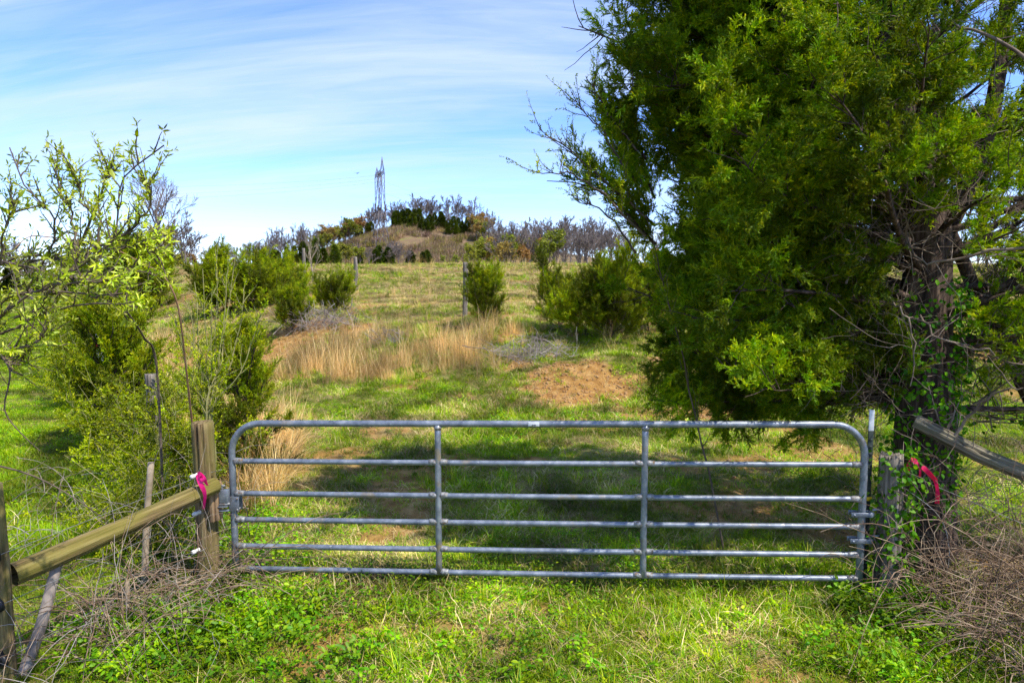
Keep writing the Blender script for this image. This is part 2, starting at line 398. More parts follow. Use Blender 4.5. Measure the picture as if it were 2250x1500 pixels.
def height(x, y):
    x = np.asarray(x, float); y = np.asarray(y, float)
    s = (x - fence_x(y)) * 0.82
    w = sstep(0.3, 10.5, s)
    z = prof(y) * w
    z = z + 0.42 * np.exp(-(((x - 2.3) / 1.6) ** 2 + ((y - 14.5) / 0.9) ** 2)) + 0.25 * np.exp(-(((x + 6.0) / 1.6) ** 2 + ((y - 22.0) / 1.5) ** 2))
    # far hill under the pylon, with a ridge running off to the right
    X = x + 52; Yq = (y - 375) / 54
    sx = np.where(X < 0, 52.0, 74.0)
    hill = 23.0 * np.exp(-(X / sx) ** 2 - Yq ** 2) + 3.0 * np.exp(-((x - 60) / 150) ** 2 - ((y - 380) / 90) ** 2) * sstep(-90, 10, x)
    z = z + hill
    far = sstep(25, 90, y)
    z = z + (fbm(x * 0.35, y * 0.35, 3) - 0.5) * 0.16 * (1 - 0.6 * np.exp(-((y - 5) / 3) ** 2)) + (fbm(x * 0.05, y * 0.05, 8) - 0.5) * 1.2 * far
    z = z + (fbm(x * 2.2, y * 2.2, 5) - 0.5) * 0.035
    z = z + soil_mask(x, y) * (fbm(x * 4.5, y * 4.5, 15) - 0.55) * 0.14 * (y < 60)
    return z

def hz(x, y):
    return float(height(np.array([x]), np.array([y]))[0])

def soil_mask(x, y):
    x = np.asarray(x, float); y = np.asarray(y, float)
    n = (fbm(x * 1.3, y * 1.3, 21, 6) - 0.5) * 2.0
    a = 1 - sstep(0.55, 1.15, np.sqrt(((x - 1.75) / 1.5) ** 2 + ((y - 13.6) / 1.2) ** 2) + n * 0.9)
    b = 1 - sstep(0.55, 1.15, np.sqrt(((x - 2.6) / 1.6) ** 2 + ((y - 12.0) / 0.5) ** 2) + n * 0.6)
    c = 1 - sstep(0.5, 1.2, np.sqrt(((x + 7.0) / 2.4) ** 2 + ((y - 20.5) / 3.0) ** 2) + n * 0.8)
    d = 1.1 * sstep(0.585, 0.68, fbm(x * 0.9, y * 0.9, 31, 5)) * (y < 60) * np.where((x - fence_x(y)) < 0, 0.15, 1.0)
    e = 1 - sstep(0.5, 1.1, np.sqrt(((x - 0.1) / 0.5) ** 2 + ((y - 15.2) / 0.35) ** 2) + n * 0.5)
    return np.clip(np.maximum.reduce([a, b, c, d * 0.7, e]), 0, 1)

def dry_mask(x, y):
    x = np.asarray(x, float); y = np.asarray(y, float)
    s = (x - fence_x(y)) * 0.82
    hillside = sstep(16, 25, y) * sstep(1.5, 6, s)
    n = fbm(x * 0.45, y * 0.45, 41); n2 = fbm(x * 1.6, y * 1.6, 43)
    near = 0.62 * sstep(0.48, 0.64, n * 0.6 + n2 * 0.4)
    hill = np.clip(0.52 + (n - 0.5) * 2.0 + (n2 - 0.5) * 1.0, 0, 1)
    return np.clip(near * (1 - hillside) + hill * hillside, 0, 1) * np.where(s < 0, 0.12, 1.0)

# polar sheet round the viewpoint reaching the horizon
rr = np.concatenate([np.linspace(0.5, 30, 240), np.geomspace(30.3, 700, 190), np.geomspace(730, 4200, 14)])
front = np.linspace(-62, 62, 420); back = np.linspace(70, 290, 28)
aa = np.radians(np.concatenate([front, back]))
RA, AA = np.meshgrid(rr, aa, indexing='ij')
gx = RA * np.sin(AA); gy = RA * np.cos(AA)
gz = height(gx.ravel(), gy.ravel())
nv = np.stack([gx.ravel(), gy.ravel(), gz], 1)
nr, na = RA.shape
ii, jj = np.meshgrid(np.arange(nr - 1), np.arange(na), indexing='ij')
a0 = ii * na + jj; a1 = ii * na + (jj + 1) % na
quads = np.stack([a0, a1, a1 + na, a0 + na], -1).reshape(-1, 4)[:, ::-1]
centre = np.arange(na); nv = np.vstack([nv, [[0, 0, hz(0, 0)]]])
tri = np.stack([np.full(na, len(nv) - 1), (centre + 1) % na, centre], 1)[:, ::-1]
s_m = soil_mask(nv[:, 0], nv[:, 1]); d_m = dry_mask(nv[:, 0], nv[:, 1])
far_m = sstep(150, 260, nv[:, 1]) * (nv[:, 2] > 3)

def ground_mat():
    m = bpy.data.materials.new('pasture_ground'); nt, n, l = nodes_of(m)
    tc = n.new("ShaderNodeTexCoord")
    def noise(sc, det=6):
        z = n.new("ShaderNodeTexNoise"); z.inputs['Scale'].default_value = sc; z.inputs['Detail'].default_value = det
        l.new(tc.outputs['Object'], z.inputs['Vector']); return z
    g = ramp(n, [(0.3, (0.075, 0.085, 0.014)), (0.5, (0.13, 0.135, 0.025)), (0.7, (0.22, 0.18, 0.06))]); l.new(noise(9).outputs[0], g.inputs[0])
    d = ramp(n, [(0.3, (0.17, 0.12, 0.05)), (0.5, (0.30, 0.225, 0.10)), (0.7, (0.40, 0.32, 0.16))]); l.new(noise(6).outputs[0], d.inputs[0])
    s = ramp(n, [(0.3, (0.19, 0.088, 0.022)), (0.5, (0.33, 0.175, 0.048)), (0.7, (0.44, 0.27, 0.095))]); l.new(noise(5).outputs[0], s.inputs[0])
    h = ramp(n, [(0.32, (0.07, 0.075, 0.02)), (0.45, (0.145, 0.105, 0.052)), (0.6, (0.19, 0.125, 0.072)), (0.75, (0.19, 0.185, 0.05))]); l.new(noise(0.16, 9).outputs[0], h.inputs[0])
    def at(k):
        a = n.new("ShaderNodeAttribute"); a.attribute_name = k; return a.outputs['Fac']
    def mix(f, a, b):
        x = n.new("ShaderNodeMixRGB"); l.new(f, x.inputs[0]); l.new(a, x.inputs[1]); l.new(b, x.inputs[2]); return x.outputs[0]
    c = mix(at('dry'), g.outputs[0], d.outputs[0]); c = mix(at('soil'), c, s.outputs[0]); c = mix(at('far'), c, h.outputs[0])
    b = n.new("ShaderNodeBsdfPrincipled"); b.inputs['Roughness'].default_value = 0.95; b.inputs['Specular IOR Level'].default_value = 0.1
    l.new(c, b.inputs['Base Color'])
    bp = n.new("ShaderNodeBump"); bp.inputs['Strength'].default_value = 0.8; bp.inputs['Distance'].default_value = 0.04
    l.new(noise(26).outputs[0], bp.inputs['Height']); l.new(bp.outputs[0], b.inputs['Normal'])
    o = n.new("ShaderNodeOutputMaterial"); l.new(b.outputs[0], o.inputs[0])
    return m
ground = obj('ground', mesh_np('ground', nv, [quads, tri], ground_mat(), True, {'soil': s_m, 'dry': d_m, 'far': far_m}))
tag(ground, 'sloping pasture ground rising behind the gate to a far hill', kind='structure')

# ------------------------------------------------------------------ small plant pieces (prototypes, not linked to the scene)
def blades_geo(n, hmin, hmax, width, rad, lean, bend, rng, flat=0.0, levels=4):
    az = rng.uniform(0, 2 * np.pi, n); r = rad * np.sqrt(rng.uniform(0, 1, n)); a2 = rng.uniform(0, 2 * np.pi, n)
    base = np.stack([r * np.cos(a2), r * np.sin(a2), np.zeros(n) - 0.01], 1)
    h = rng.uniform(hmin, hmax, n); ln = np.abs(rng.normal(0, lean, n)) + flat; bd = np.abs(rng.normal(bend, bend * 0.5, n))
    out = np.stack([np.cos(az), np.sin(az), np.zeros(n)], 1); side = np.stack([-np.sin(az), np.cos(az), np.zeros(n)], 1)
    t = np.linspace(0, 1, levels); wd = np.interp(t, [0, 0.45, 0.8, 1], [0.8, 1, 0.6, 0.06])
    V = []
    for k, tt in enumerate(t):
        ang = np.clip(ln + bd * tt, 0, 2.2)
        # integrate the bend
        sx = h * tt * np.sin(ln + bd * tt * 0.5); sz = h * tt * np.cos(np.clip(ln + bd * tt * 0.5, 0, 1.62))
        c = base + out * sx[:, None] + np.array([0, 0, 1.0]) * sz[:, None]
        V += [c - side * (width * wd[k] / 2), c + side * (width * wd[k] / 2)]
    V = np.stack(V, 1)  # n, 2L, 3
    L2 = 2 * levels; q = []
    for k in range(levels - 1):
        q.append(np.stack([np.arange(n) * L2 + 2 * k, np.arange(n) * L2 + 2 * k + 1, np.arange(n) * L2 + 2 * k + 3, np.arange(n) * L2 + 2 * k + 2], 1))
    tone = np.repeat(rng.uniform(0, 1, n), L2)
    return V.reshape(-1, 3), np.concatenate(q), tone

def leaf_geo(pos, dirs, nrm, length, width, tone, fold=0.15):
    """elliptical folded leaves; arrays of n"""
    n = len(pos); d = unit(dirs); s = unit(np.cross(d, nrm)); u = np.cross(s, d)
    L = np.broadcast_to(length, (n,))[:, None]; W = np.broadcast_to(width, (n,))[:, None]
    pts = [pos, pos + d * L * 0.3 + s * W * 0.45 + u * W * fold, pos + d * L * 0.65 + s * W * 0.42 + u * W * fold, pos + d * L - u * L * 0.08,
           pos + d * L * 0.65 - s * W * 0.42 + u * W * fold, pos + d * L * 0.3 - s * W * 0.45 + u * W * fold, pos + d * L * 0.32, pos + d * L * 0.66]
    V = np.stack(pts, 1).reshape(-1, 3); b = np.arange(n)[:, None] * 8
    T = np.concatenate([b + np.array([[0, 1, 6]]), b + np.array([[0, 6, 5]]), b + np.array([[2, 3, 7]]), b + np.array([[7, 3, 4]])])
    Q = np.concatenate([b + np.array([[1, 2, 7, 6]]), b + np.array([[6, 7, 4, 5]])])
    return V, [T, Q], np.repeat(np.broadcast_to(tone, (n,)), 8)

def proto(name, geo, mat):
    v, f, tone = geo
    f = f if isinstance(f, list) else [f]
    return obj(name, mesh_np(name, v, f, mat, False, {'tone': tone}), link=False)

def rand_unit(rng, n):
    return unit(rng.normal(size=(n, 3)))

def spray_geo(rng, length=0.12, nside=15, w=0.0036):
    """one feathery evergreen branchlet growing along +Z"""
    tri = []; tone = []
    def strip(p, q, w0):
        ax = unit(q - p); n = rand_unit(rng, 1)[0]; s = unit(np.cross(ax, n)) * w0
        tri.append([p - s, p + s, q]);
    bendx = rng.normal(0, 0.18); bendy = rng.normal(0, 0.18)
    def axis(t): return np.array([bendx * t * t * length, bendy * t * t * length, t * length])
    for k in range(4):
        strip(axis(k / 4), axis((k + 1.15) / 4), w * 0.9); tone.append(rng.uniform(0.1, 0.6))
    for k in range(nside):
        t = (k + 0.5) / nside; p = axis(t * 0.92); az = rng.uniform(0, 2 * np.pi)
        el = rng.uniform(0.45, 0.85); L = length * rng.uniform(0.28, 0.5) * (1.1 - 0.6 * t)
        d = np.array([math.cos(az) * math.sin(el), math.sin(az) * math.sin(el), math.cos(el)]); q = p + d * L
        tn = rng.uniform(0.15, 0.75)
        strip(p, q, w); tone.append(tn)
        for j in range(5):
            tt = 0.2 + 0.17 * j; pp = p + d * L * tt; dd = unit(d + rand_unit(rng, 1)[0] * 0.75)
            strip(pp, pp + dd * L * rng.uniform(0.3, 0.5), w * 0.95); tone.append(np.clip(tn + rng.uniform(-0.15, 0.28), 0, 0.97))
    V = np.array(tri).reshape(-1, 3); F = np.arange(len(V)).reshape(-1, 3)
    return V, F, np.repeat(np.array(tone), 3)

prng = np.random.default_rng(3)
PR = {}
PR['grass'] = [proto('a_grass_%d' % k, blades_geo(26, 0.03, 0.10, 0.0055, 0.08, 0.5, 1.0, prng), M['grass']) for k in range(4)]
PR['grass_long'] = [proto('a_grass_long_%d' % k, blades_geo(18, 0.09, 0.20, 0.006, 0.05, 0.3, 0.9, prng), M['grass']) for k in range(2)]
PR['thatch'] = [proto('a_thatch_%d' % k, blades_geo(18, 0.06, 0.17, 0.0045, 0.08, 0.5, 0.9, prng, flat=0.55), M['thatch']) for k in range(3)]
PR['sedge'] = [proto('a_sedge_%d' % k, blades_geo(22, 0.25, 0.90, 0.0050, 0.10, 0.22, 0.6, prng, levels=5), M['sedge']) for k in range(3)]
PR['sedge_arch'] = [proto('a_sedge_arch_%d' % k, blades_geo(34, 0.45, 0.95, 0.005, 0.08, 0.3, 1.0, prng, levels=6), M['sedge']) for k in range(2)]
def clover_geo(rng, n=14, L=0.026):
    az = rng.uniform(0, 2 * np.pi, n); r = 0.07 * np.sqrt(rng.uniform(0, 1, n))
    pos = np.stack([r * np.cos(az), r * np.sin(az), rng.uniform(0.015, 0.085, n)], 1)
    a2 = rng.uniform(0, 2 * np.pi, n)
    d = np.stack([np.cos(a2), np.sin(a2), rng.uniform(-0.2, 0.6, n)], 1)
    nr_ = np.array([0, 0, 1.0]) + rng.normal(0, 0.35, (n, 3))
    return leaf_geo(pos, d, nr_, L * rng.uniform(0.7, 1.3, n), L * 0.6 * rng.uniform(0.8, 1.2, n), rng.uniform(0, 1, n))
PR['clover'] = [proto('a_clover_%d' % k, clover_geo(prng), M['clover']) for k in range(3)]
PR['honey'] = [proto('a_honey_%d' % k, clover_geo(prng, 14, 0.036), M['clover']) for k in range(3)]
PR['cedar'] = [proto('a_cedar_%d' % k, spray_geo(prng), M['cedar']) for k in range(5)]
PR['cedar_young'] = [proto('a_cedar_young_%d' % k, spray_geo(prng, 0.12, 10), M['cedar_young']) for k in range(4)]
def sprig_geo(rng, n=7, L=0.04, W=0.018, axis=0.10):
    t = np.linspace(0.1, 1, n); az = np.arange(n) * 2.4 + rng.uniform(0, 6)
    pos = np.stack([np.zeros(n), np.zeros(n), t * axis], 1)
    el = rng.uniform(0.5, 1.1, n)
    d = np.stack([np.cos(az) * np.sin(el), np.sin(az) * np.sin(el), np.cos(el)], 1)
    nr_ = np.cross(d, np.stack([-np.sin(az), np.cos(az), np.zeros(n)], 1)) + rng.normal(0, 0.3, (n, 3))
    return leaf_geo(pos, d, nr_, L * rng.uniform(0.7, 1.2, n), W * rng.uniform(0.8, 1.2, n), rng.uniform(0, 1, n))
PR['olive'] = [proto('a_olive_%d' % k, sprig_geo(prng, 5, 0.048, 0.0125, 0.045), M['olive']) for k in range(4)]
PR['shoot'] = [proto('a_shoot_%d' % k, sprig_geo(prng, 8, 0.030, 0.013, 0.09), M['shoot']) for k in range(4)]
PR['ivy'] = [proto('a_ivy_%d' % k, clover_geo(prng, 10, 0.045), M['ivy']) for k in range(3)]

_ng_cache = {}
def instancer_group(key):
    if key in _ng_cache: return _ng_cache[key]
    coll = bpy.data.collections.new("pieces_" + key)
    for o in PR[key]: coll.objects.link(o)
    ng = bpy.data.node_groups.new("spread_" + key, 'GeometryNodeTree')
    ng.interface.new_socket("Geometry", in_out='INPUT', socket_type='NodeSocketGeometry')
    ng.interface.new_socket("Geometry", in_out='OUTPUT', socket_type='NodeSocketGeometry')
    n = ng.nodes; l = ng.links
    gi = n.new("NodeGroupInput"); go = n.new("NodeGroupOutput")
    ci = n.new("GeometryNodeCollectionInfo"); ci.inputs['Collection'].default_value = coll
    ci.inputs['Separate Children'].default_value = True; ci.inputs['Reset Children'].default_value = True
    ip = n.new("GeometryNodeInstanceOnPoints"); ip.inputs['Pick Instance'].default_value = True
    def na(nm, t):
        a = n.new("GeometryNodeInputNamedAttribute"); a.data_type = t; a.inputs['Name'].default_value = nm; return a.outputs['Attribute']
    e2r = n.new("FunctionNodeEulerToRotation")
    l.new(na('rot', 'FLOAT_VECTOR'), e2r.inputs[0])
    l.new(gi.outputs[0], ip.inputs['Points']); l.new(ci.outputs[0], ip.inputs['Instance'])
    l.new(na('pid', 'INT'), ip.inputs['Instance Index']); l.new(e2r.outputs[0], ip.inputs['Rotation']); l.new(na('scl', 'FLOAT_VECTOR'), ip.inputs['Scale'])
    l.new(ip.outputs[0], go.inputs[0])
    _ng_cache[key] = ng
    return ng

def spread(name, key, pts, rot, scl, parent=None, seed=0):
    """one object carrying many small plant pieces of a kind"""
    pts = np.asarray(pts, np.float32); n = len(pts); rng = np.random.default_rng(seed + n)
    me = bpy.data.meshes.new(name); me.vertices.add(n); me.vertices.foreach_set("co", pts.ravel())
    scl = np.asarray(scl, np.float32)
    if scl.ndim == 1: scl = np.repeat(scl[:, None], 3, 1)
    a = me.attributes.new('rot', 'FLOAT_VECTOR', 'POINT'); a.data.foreach_set("vector", np.asarray(rot, np.float32).ravel())
    a = me.attributes.new('scl', 'FLOAT_VECTOR', 'POINT'); a.data.foreach_set("vector", scl.ravel())
    a = me.attributes.new('pid', 'INT', 'POINT'); a.data.foreach_set("value", rng.integers(0, len(PR[key]), n).astype(np.int32))
    cl_ = (fbm(pts[:, 0] * 1.7 + pts[:, 2] * 1.1, pts[:, 1] * 1.7 + pts[:, 2] * 1.9, 13, 3) - 0.5) * 2.6
    a = me.attributes.new('clump', 'FLOAT', 'POINT'); a.data.foreach_set("value", np.clip(cl_, -0.55, 0.9).astype(np.float32))
    o = obj(name, me, parent)
    md = o.modifiers.new("spread", 'NODES'); md.node_group = instancer_group(key)
    return o

def dir_to_euler(d, rng):
    """euler XYZ turning +Z to d with a random roll"""
    d = unit(d); n = len(d)
    ry = np.arccos(np.clip(d[:, 2], -1, 1)); rz = np.arctan2(d[:, 1], d[:, 0])
    # R = Rz(rz) Ry(ry) Rz(roll) -> euler xyz
    ro = rng.uniform(0, 2 * np.pi, n)
    cz, sz, cy, sy, cr, sr = np.cos(rz), np.sin(rz), np.cos(ry), np.sin(ry), np.cos(ro), np.sin(ro)
    m00 = cz * cy * cr - sz * sr; m10 = sz * cy * cr + cz * sr; m20 = -sy * cr
    m21 = sy * sr; m22 = cy
    return np.stack([np.arctan2(m21, m22), np.arcsin(np.clip(-m20, -1, 1)), np.arctan2(m10, m00)], 1)

# ------------------------------------------------------------------ grass cover
def ring_pts(rng, r0, r1, dens, half=48):
    area = math.radians(2 * half) / 2 * (r1 * r1 - r0 * r0); n = int(area * dens)
    r = np.sqrt(rng.uniform(r0 * r0, r1 * r1, n)); a = np.radians(rng.uniform(-half, half, n))
    return r * np.sin(a), r * np.cos(a)

grng = np.random.default_rng(77)
def near_only_side(x, y):
    return (x - fence_x(y)) * 0.82
acc = {k: ([], [], []) for k in ('grass', 'grass_long', 'thatch', 'clover')}
for r0, r1, dens, sc in ((2.2, 8, 520, 1.0), (8, 16, 230, 1.25), (16, 32, 125, 1.35), (32, 64, 42, 1.9), (64, 110, 5, 3.6)):
    x, y = ring_pts(grng, r0, r1, dens)
    soil = soil_mask(x, y); dry = dry_mask(x, y); s = near_only_side(x, y)
    u = grng.uniform(0, 1, len(x))
    keep = u > soil * 0.93
    x, y, dry, s = x[keep], y[keep], dry[keep], s[keep]
    u = grng.uniform(0, 1, len(x)); hill = sstep(17, 24, y) * sstep(1, 5, s)
    pd = np.clip(np.where(s < -0.5, 0.04, 0.19) + 0.55 * dry + 0.34 * hill, 0, 0.9)
    isdry = u < pd
    cl = (~isdry) & (grng.uniform(0, 1, len(x)) < 0.30 * sstep(0.45, 0.6, fbm(x * 0.8, y * 0.8, 91)) * (y < 14))
    lg = (~isdry) & (~cl) & (grng.uniform(0, 1, len(x)) < 0.05 + 0.10 * hill) & (s > -0.5)
    gr = (~isdry) & (~cl) & (~lg)
    z = height(x, y)
    patch = 0.30 + 1.25 * fbm(x * 0.8, y * 0.8, 61)
    lawn = np.where(s < -0.8, 0.75, 0.95)
    for key, mk in (('grass', gr), ('grass_long', lg), ('thatch', isdry), ('clover', cl)):
        n = int(mk.sum())
        if not n: continue
        acc[key][0].append(np.stack([x[mk], y[mk], z[mk]], 1))
        acc[key][1].append(np.stack([grng.normal(0, 0.12, n), grng.normal(0, 0.12, n), grng.uniform(0, 6.28, n)], 1))
        sv = sc * grng.uniform(0.65, 1.25, n) * patch[mk] * lawn[mk]
        acc[key][2].append(np.stack([sv * 1.1, sv * 1.1, sv * (1.0 if sc < 2 else 0.8)], 1))
names = {'grass': ('pasture_grass', 'short green pasture grass on both sides of the gate', 'grass'), 'grass_long': ('grass_clump', 'longer green grass tufts scattered through the pasture', 'grass'),
         'thatch': ('dry_thatch', 'matted tan dead grass among the green pasture', 'dry grass'), 'clover': ('clover_patch', 'low broad leaved weeds and clover in the pasture', 'weeds')}
for key, (p, r, s) in acc.items():
    o = spread(names[key][0], key, np.concatenate(p), np.concatenate(r), np.concatenate(s))
    tag(o, names[key][1], names[key][2], kind='stuff')

# tall golden broomsedge
def patch_pts(rng, cx, cy, rx, ry, n, rot=0.0):
    a = rng.uniform(0, 2 * np.pi, n); r = np.sqrt(rng.uniform(0, 1, n)); x = rx * r * np.cos(a); y = ry * r * np.sin(a)
    c, s = math.cos(rot), math.sin(rot)
    return cx + c * x - s * y, cy + s * x + c * y
sx_, sy_, ss_ = [], [], []
for cx, cy, rx, ry, n, rot, sc in ((-2.6, 16.8, 3.2, 1.8, 720, 0, 1.0), (-4.3, 17.3, 1.6, 1.4, 260, 0, 1.0), (-0.9, 17.6, 1.5, 1.1, 170, 0, 0.95), (-2.2, 15.2, 2.0, 0.8, 200, 0, 0.8),
                               (-11.0, 20.5, 1.2, 5.0, 420, 0.55, 1.15), (-5.2, 12.5, 0.7, 3.0, 130, 0.55, 0.9),
                               (3.0, 17, 3.0, 2.5, 45, 0, 0.8), (6, 19, 4, 5, 150, 0, 1.0), (2, 27, 9, 7, 170, 0, 0.85), (-2, 42, 14, 10, 200, 0, 0.9), (6, 56, 22, 4, 160, 0, 1.1), (9, 33, 6, 12, 200, 0, 1.0),
                               (1.1, 15.2, 1.6, 0.35, 26, 0.0, 0.5), (3.4, 13.2, 1.4, 0.6, 30, 0, 0.6)):
    x, y = patch_pts(grng, cx, cy, rx, ry, n, rot)
    sx_.append(x); sy_.append(y); ss_.append(np.full(n, sc))
x = np.concatenate(sx_); y = np.concatenate(sy_); s = np.concatenate(ss_)
x = x + grng.normal(0, 0.25, len(x)); y = y + grng.normal(0, 0.25, len(x))
cl = fbm(x * 0.9, y * 0.9, 55); ok = (cl > 0.40) & (grng.uniform(0, 1, len(x)) < 0.72); x, y, s, cl = x[ok], y[ok], s[ok], cl[ok]
s = s * np.clip(0.45 + (cl - 0.40) * 3.4, 0.45, 1.1) * grng.uniform(0.5, 1.25, len(x))
o = spread('broomsedge', 'sedge', np.stack([x, y, height(x, y)], 1), np.stack([grng.normal(0, .1, len(x)), grng.normal(0, .1, len(x)), grng.uniform(0, 6.28, len(x))], 1), s)
tag(o, 'tall orange tan dead broomsedge stalks on the bank and hill', 'dry grass', kind='stuff')
x, y = patch_pts(grng, -3.45, 9.4, 0.42, 1.7, 120, 0.35)
x2, y2 = patch_pts(grng, -2.95, 7.7, 0.3, 0.9, 34, 0.3)
x = np.concatenate([x, x2]); y = np.concatenate([y, y2])
o = spread('arching_dry_grass', 'sedge_arch', np.stack([x, y, height(x, y)], 1), np.stack([grng.normal(0, .1, len(x)), grng.normal(0.18, .12, len(x)), grng.uniform(0, 6.28, len(x))], 1), grng.uniform(0.7, 1.1, len(x)))
tag(o, 'pale golden dry grass arching over behind the left end of the gate', 'dry grass', kind='stuff')
# clods and stones on the bare soil
PR['clod'] = []
for k in range(4):
    rng = np.random.default_rng(800 + k); la = np.linspace(0.25, np.pi - 0.25, 4); lo = np.linspace(0, 2 * np.pi, 6, endpoint=False)
    V = np.array([[math.sin(a) * math.cos(b), math.sin(a) * math.sin(b), 0.7 * math.cos(a)] for a in la for b in lo]) * 0.03 * rng.uniform(0.6, 1.3, (24, 1))
    Q = np.array([[i * 6 + j, (i + 1) * 6 + j, (i + 1) * 6 + (j + 1) % 6, i * 6 + (j + 1) % 6] for i in range(3) for j in range(6)]); caps_ = np.array([list(range(6)), list(range(23, 17, -1))])
    PR['clod'].append(obj('a_clod_%d' % k, mesh_np('a_clod', V, [Q, caps_], noise_mat('soil_clod_%d' % k, [(0.3, (0.22, 0.11, 0.04)), (0.7, (0.42, 0.26, 0.11))], nscale=20, rough=0.95)), link=False))
x = np.concatenate([grng.uniform(-0.2, 4.4, 9000), grng.uniform(-10, -4, 6000), grng.uniform(-4, 4, 7000)]); y = np.concatenate([grng.uniform(11, 16, 9000), grng.uniform(17, 24, 6000), grng.uniform(3, 12, 7000)])
ok = grng.uniform(0, 1, len(x)) < soil_mask(x, y) * np.where(y < 11, 0.5, 0.9); x, y = x[ok], y[ok]
o = spread('soil_clods', 'clod', np.stack([x, y, height(x, y)], 1), grng.uniform(0, 6.28, (len(x), 3)), 0.25 + 1.1 * grng.uniform(0, 1, len(x)) ** 4)
tag(o, 'orange brown clods of earth strewn over the bare soil', 'soil', kind='stuff')
# leafy ground cover at the foot of the gate
cx_, cy_ = [], []
for cx, cy, rx, ry, n in ((-1.95, 4.75, 0.65, 0.5, 150), (-1.5, 4.1, 0.9, 0.5, 110), (-2.5, 4.4, 0.6, 0.5, 120), (-0.3, 3.9, 1.2, 0.5, 60), (2.75, 4.8, 0.35, 0.45, 150), (2.5, 4.2, 0.55, 0.4, 90), (-2.9, 6.4, 0.6, 0.8, 150), (-2.1, 5.6, 0.35, 0.4, 60)):
    x, y = patch_pts(grng, cx, cy, rx, ry, n); cx_.append(x); cy_.append(y)
x = np.concatenate(cx_); y = np.concatenate(cy_)
o = spread('leafy_ground_cover', 'honey', np.stack([x, y, height(x, y) + grng.uniform(0, 0.05, len(x))], 1), np.stack([grng.normal(0, .3, len(x)), grng.normal(0, .3, len(x)), grng.uniform(0, 6.28, len(x))], 1), grng.uniform(0.7, 1.2, len(x)))
tag(o, 'bright green leafy vines covering the ground at the gate ends', 'ground cover', kind='stuff')

# ------------------------------------------------------------------ gate
gL = np.array([-2.245, 5.37, -0.03]); gR = np.array([2.652, 5.04, 0.015])
gate = thing('farm_gate', 'long galvanised tubular steel farm gate with six horizontal rails, closed', 'gate', gL, math.atan2(gR[1] - gL[1], gR[0] - gL[0]))
GW = float(np.linalg.norm((gR - gL)[:2])); GS = (gR[2] - gL[2]) / GW + 0.003
def gp(s, h, off=0.0):   # local: along the gate, up, towards the back
    return np.array([s, off, h + GS * s])
top_h = 1.305; RC = 0.24
arc = lambda cx, ch, a0, a1: [gp(cx + RC * math.cos(a), ch + RC * math.sin(a)) for a in np.linspace(a0, a1, 12)]
path = [gp(0, 0.0), gp(0, 0.4), gp(0, 0.8), gp(0, top_h - RC - 0.02)] + arc(RC, top_h - RC, math.pi, math.pi / 2) + [gp(GW * k / 8, top_h) for k in range(1, 8)] + arc(GW - RC, top_h - RC, math.pi / 2, 0) + [gp(GW, top_h - RC - 0.02), gp(GW, 0.8), gp(GW, 0.4), gp(GW, 0.0)]
tubes('frame', [(np.array(path), np.full(len(path), 0.0265))], M['galv'], 16, gate)
rails = [1.000, 0.735, 0.520, 0.300, 0.112]
ups = [GW * 0.340, GW * 0.667]
for h in rails:
    n = 40
    pts = np.array([gp(s, h - 0.006 * math.sin(math.pi * s / GW)) for s in np.linspace(0.012, GW - 0.012, n)])
    r_ = tubes('rail', [(pts, np.full(n, 0.0215))], M['galv'], 14, gate)
    col = []
    for s in (0.0, GW):
        sg = 1 if s == 0 else -1
        pp = np.array([gp(s + sg * q, h) for q in (0.018, 0.045, 0.075, 0.095)]); col.append((pp, np.array([0.027, 0.0262, 0.0235, 0.0218])))
    for u_ in ups:
        for sg in (-1, 1):
            pp = np.array([gp(u_ + sg * q, h) for q in (0.012, 0.035, 0.055, 0.075)]); col.append((pp, np.array([0.0258, 0.025, 0.023, 0.0217])))
    for c_ in col: tubes('weld_collar', [c_], M['weld'], 14, r_)
for u_ in ups:
    hs = [top_h - 0.018] + rails; polys = []
    n = 14
    pts = np.array([gp(u_, z, -0.004) for z in np.linspace(top_h - 0.01, rails[-1] - 0.012, n)])
    up = tubes('upright', [(pts, np.full(n, 0.0245))], M['galv'], 14, gate)
    tubes('weld_ring', [(np.array([gp(u_, top_h - 0.022, -0.004), gp(u_, top_h - 0.034, -0.004), gp(u_, top_h - 0.05, -0.004)]), np.array([0.034, 0.031, 0.025]))], M['weld'], 14, up)
st = boxes('sticker', [((gp(GW * 0.493, top_h) + np.array([0, -0.0245, 0.004])), (0.085, 0.006, 0.032))], M['white_paint'], gate, 0.001)
for dx, w_ in ((-0.012, 0.004), (-0.005, 0.006), (0.003, 0.003), (0.009, 0.006), (0.016, 0.003)): boxes('print', [((gp(GW * 0.493 + dx, top_h) + np.array([0, -0.0282, -0.004])), (w_, 0.0012, 0.009))], M['ink'], st, 0)
for b_ in [(gp(0.018, 0.655, -0.030), (0.085, 0.006, 0.125)), (gp(0.018, 0.655, 0.030), (0.085, 0.006, 0.125))]: boxes('latch_plate', [b_], M['galv'], gate, 0.002)
for z in (0.61, 0.70): tubes('plate_bolt', [(np.array([gp(0.046, z, -0.04), gp(0.046, z, 0.035)]), np.array([0.008, 0.008]))], M['weld'], 8, gate)
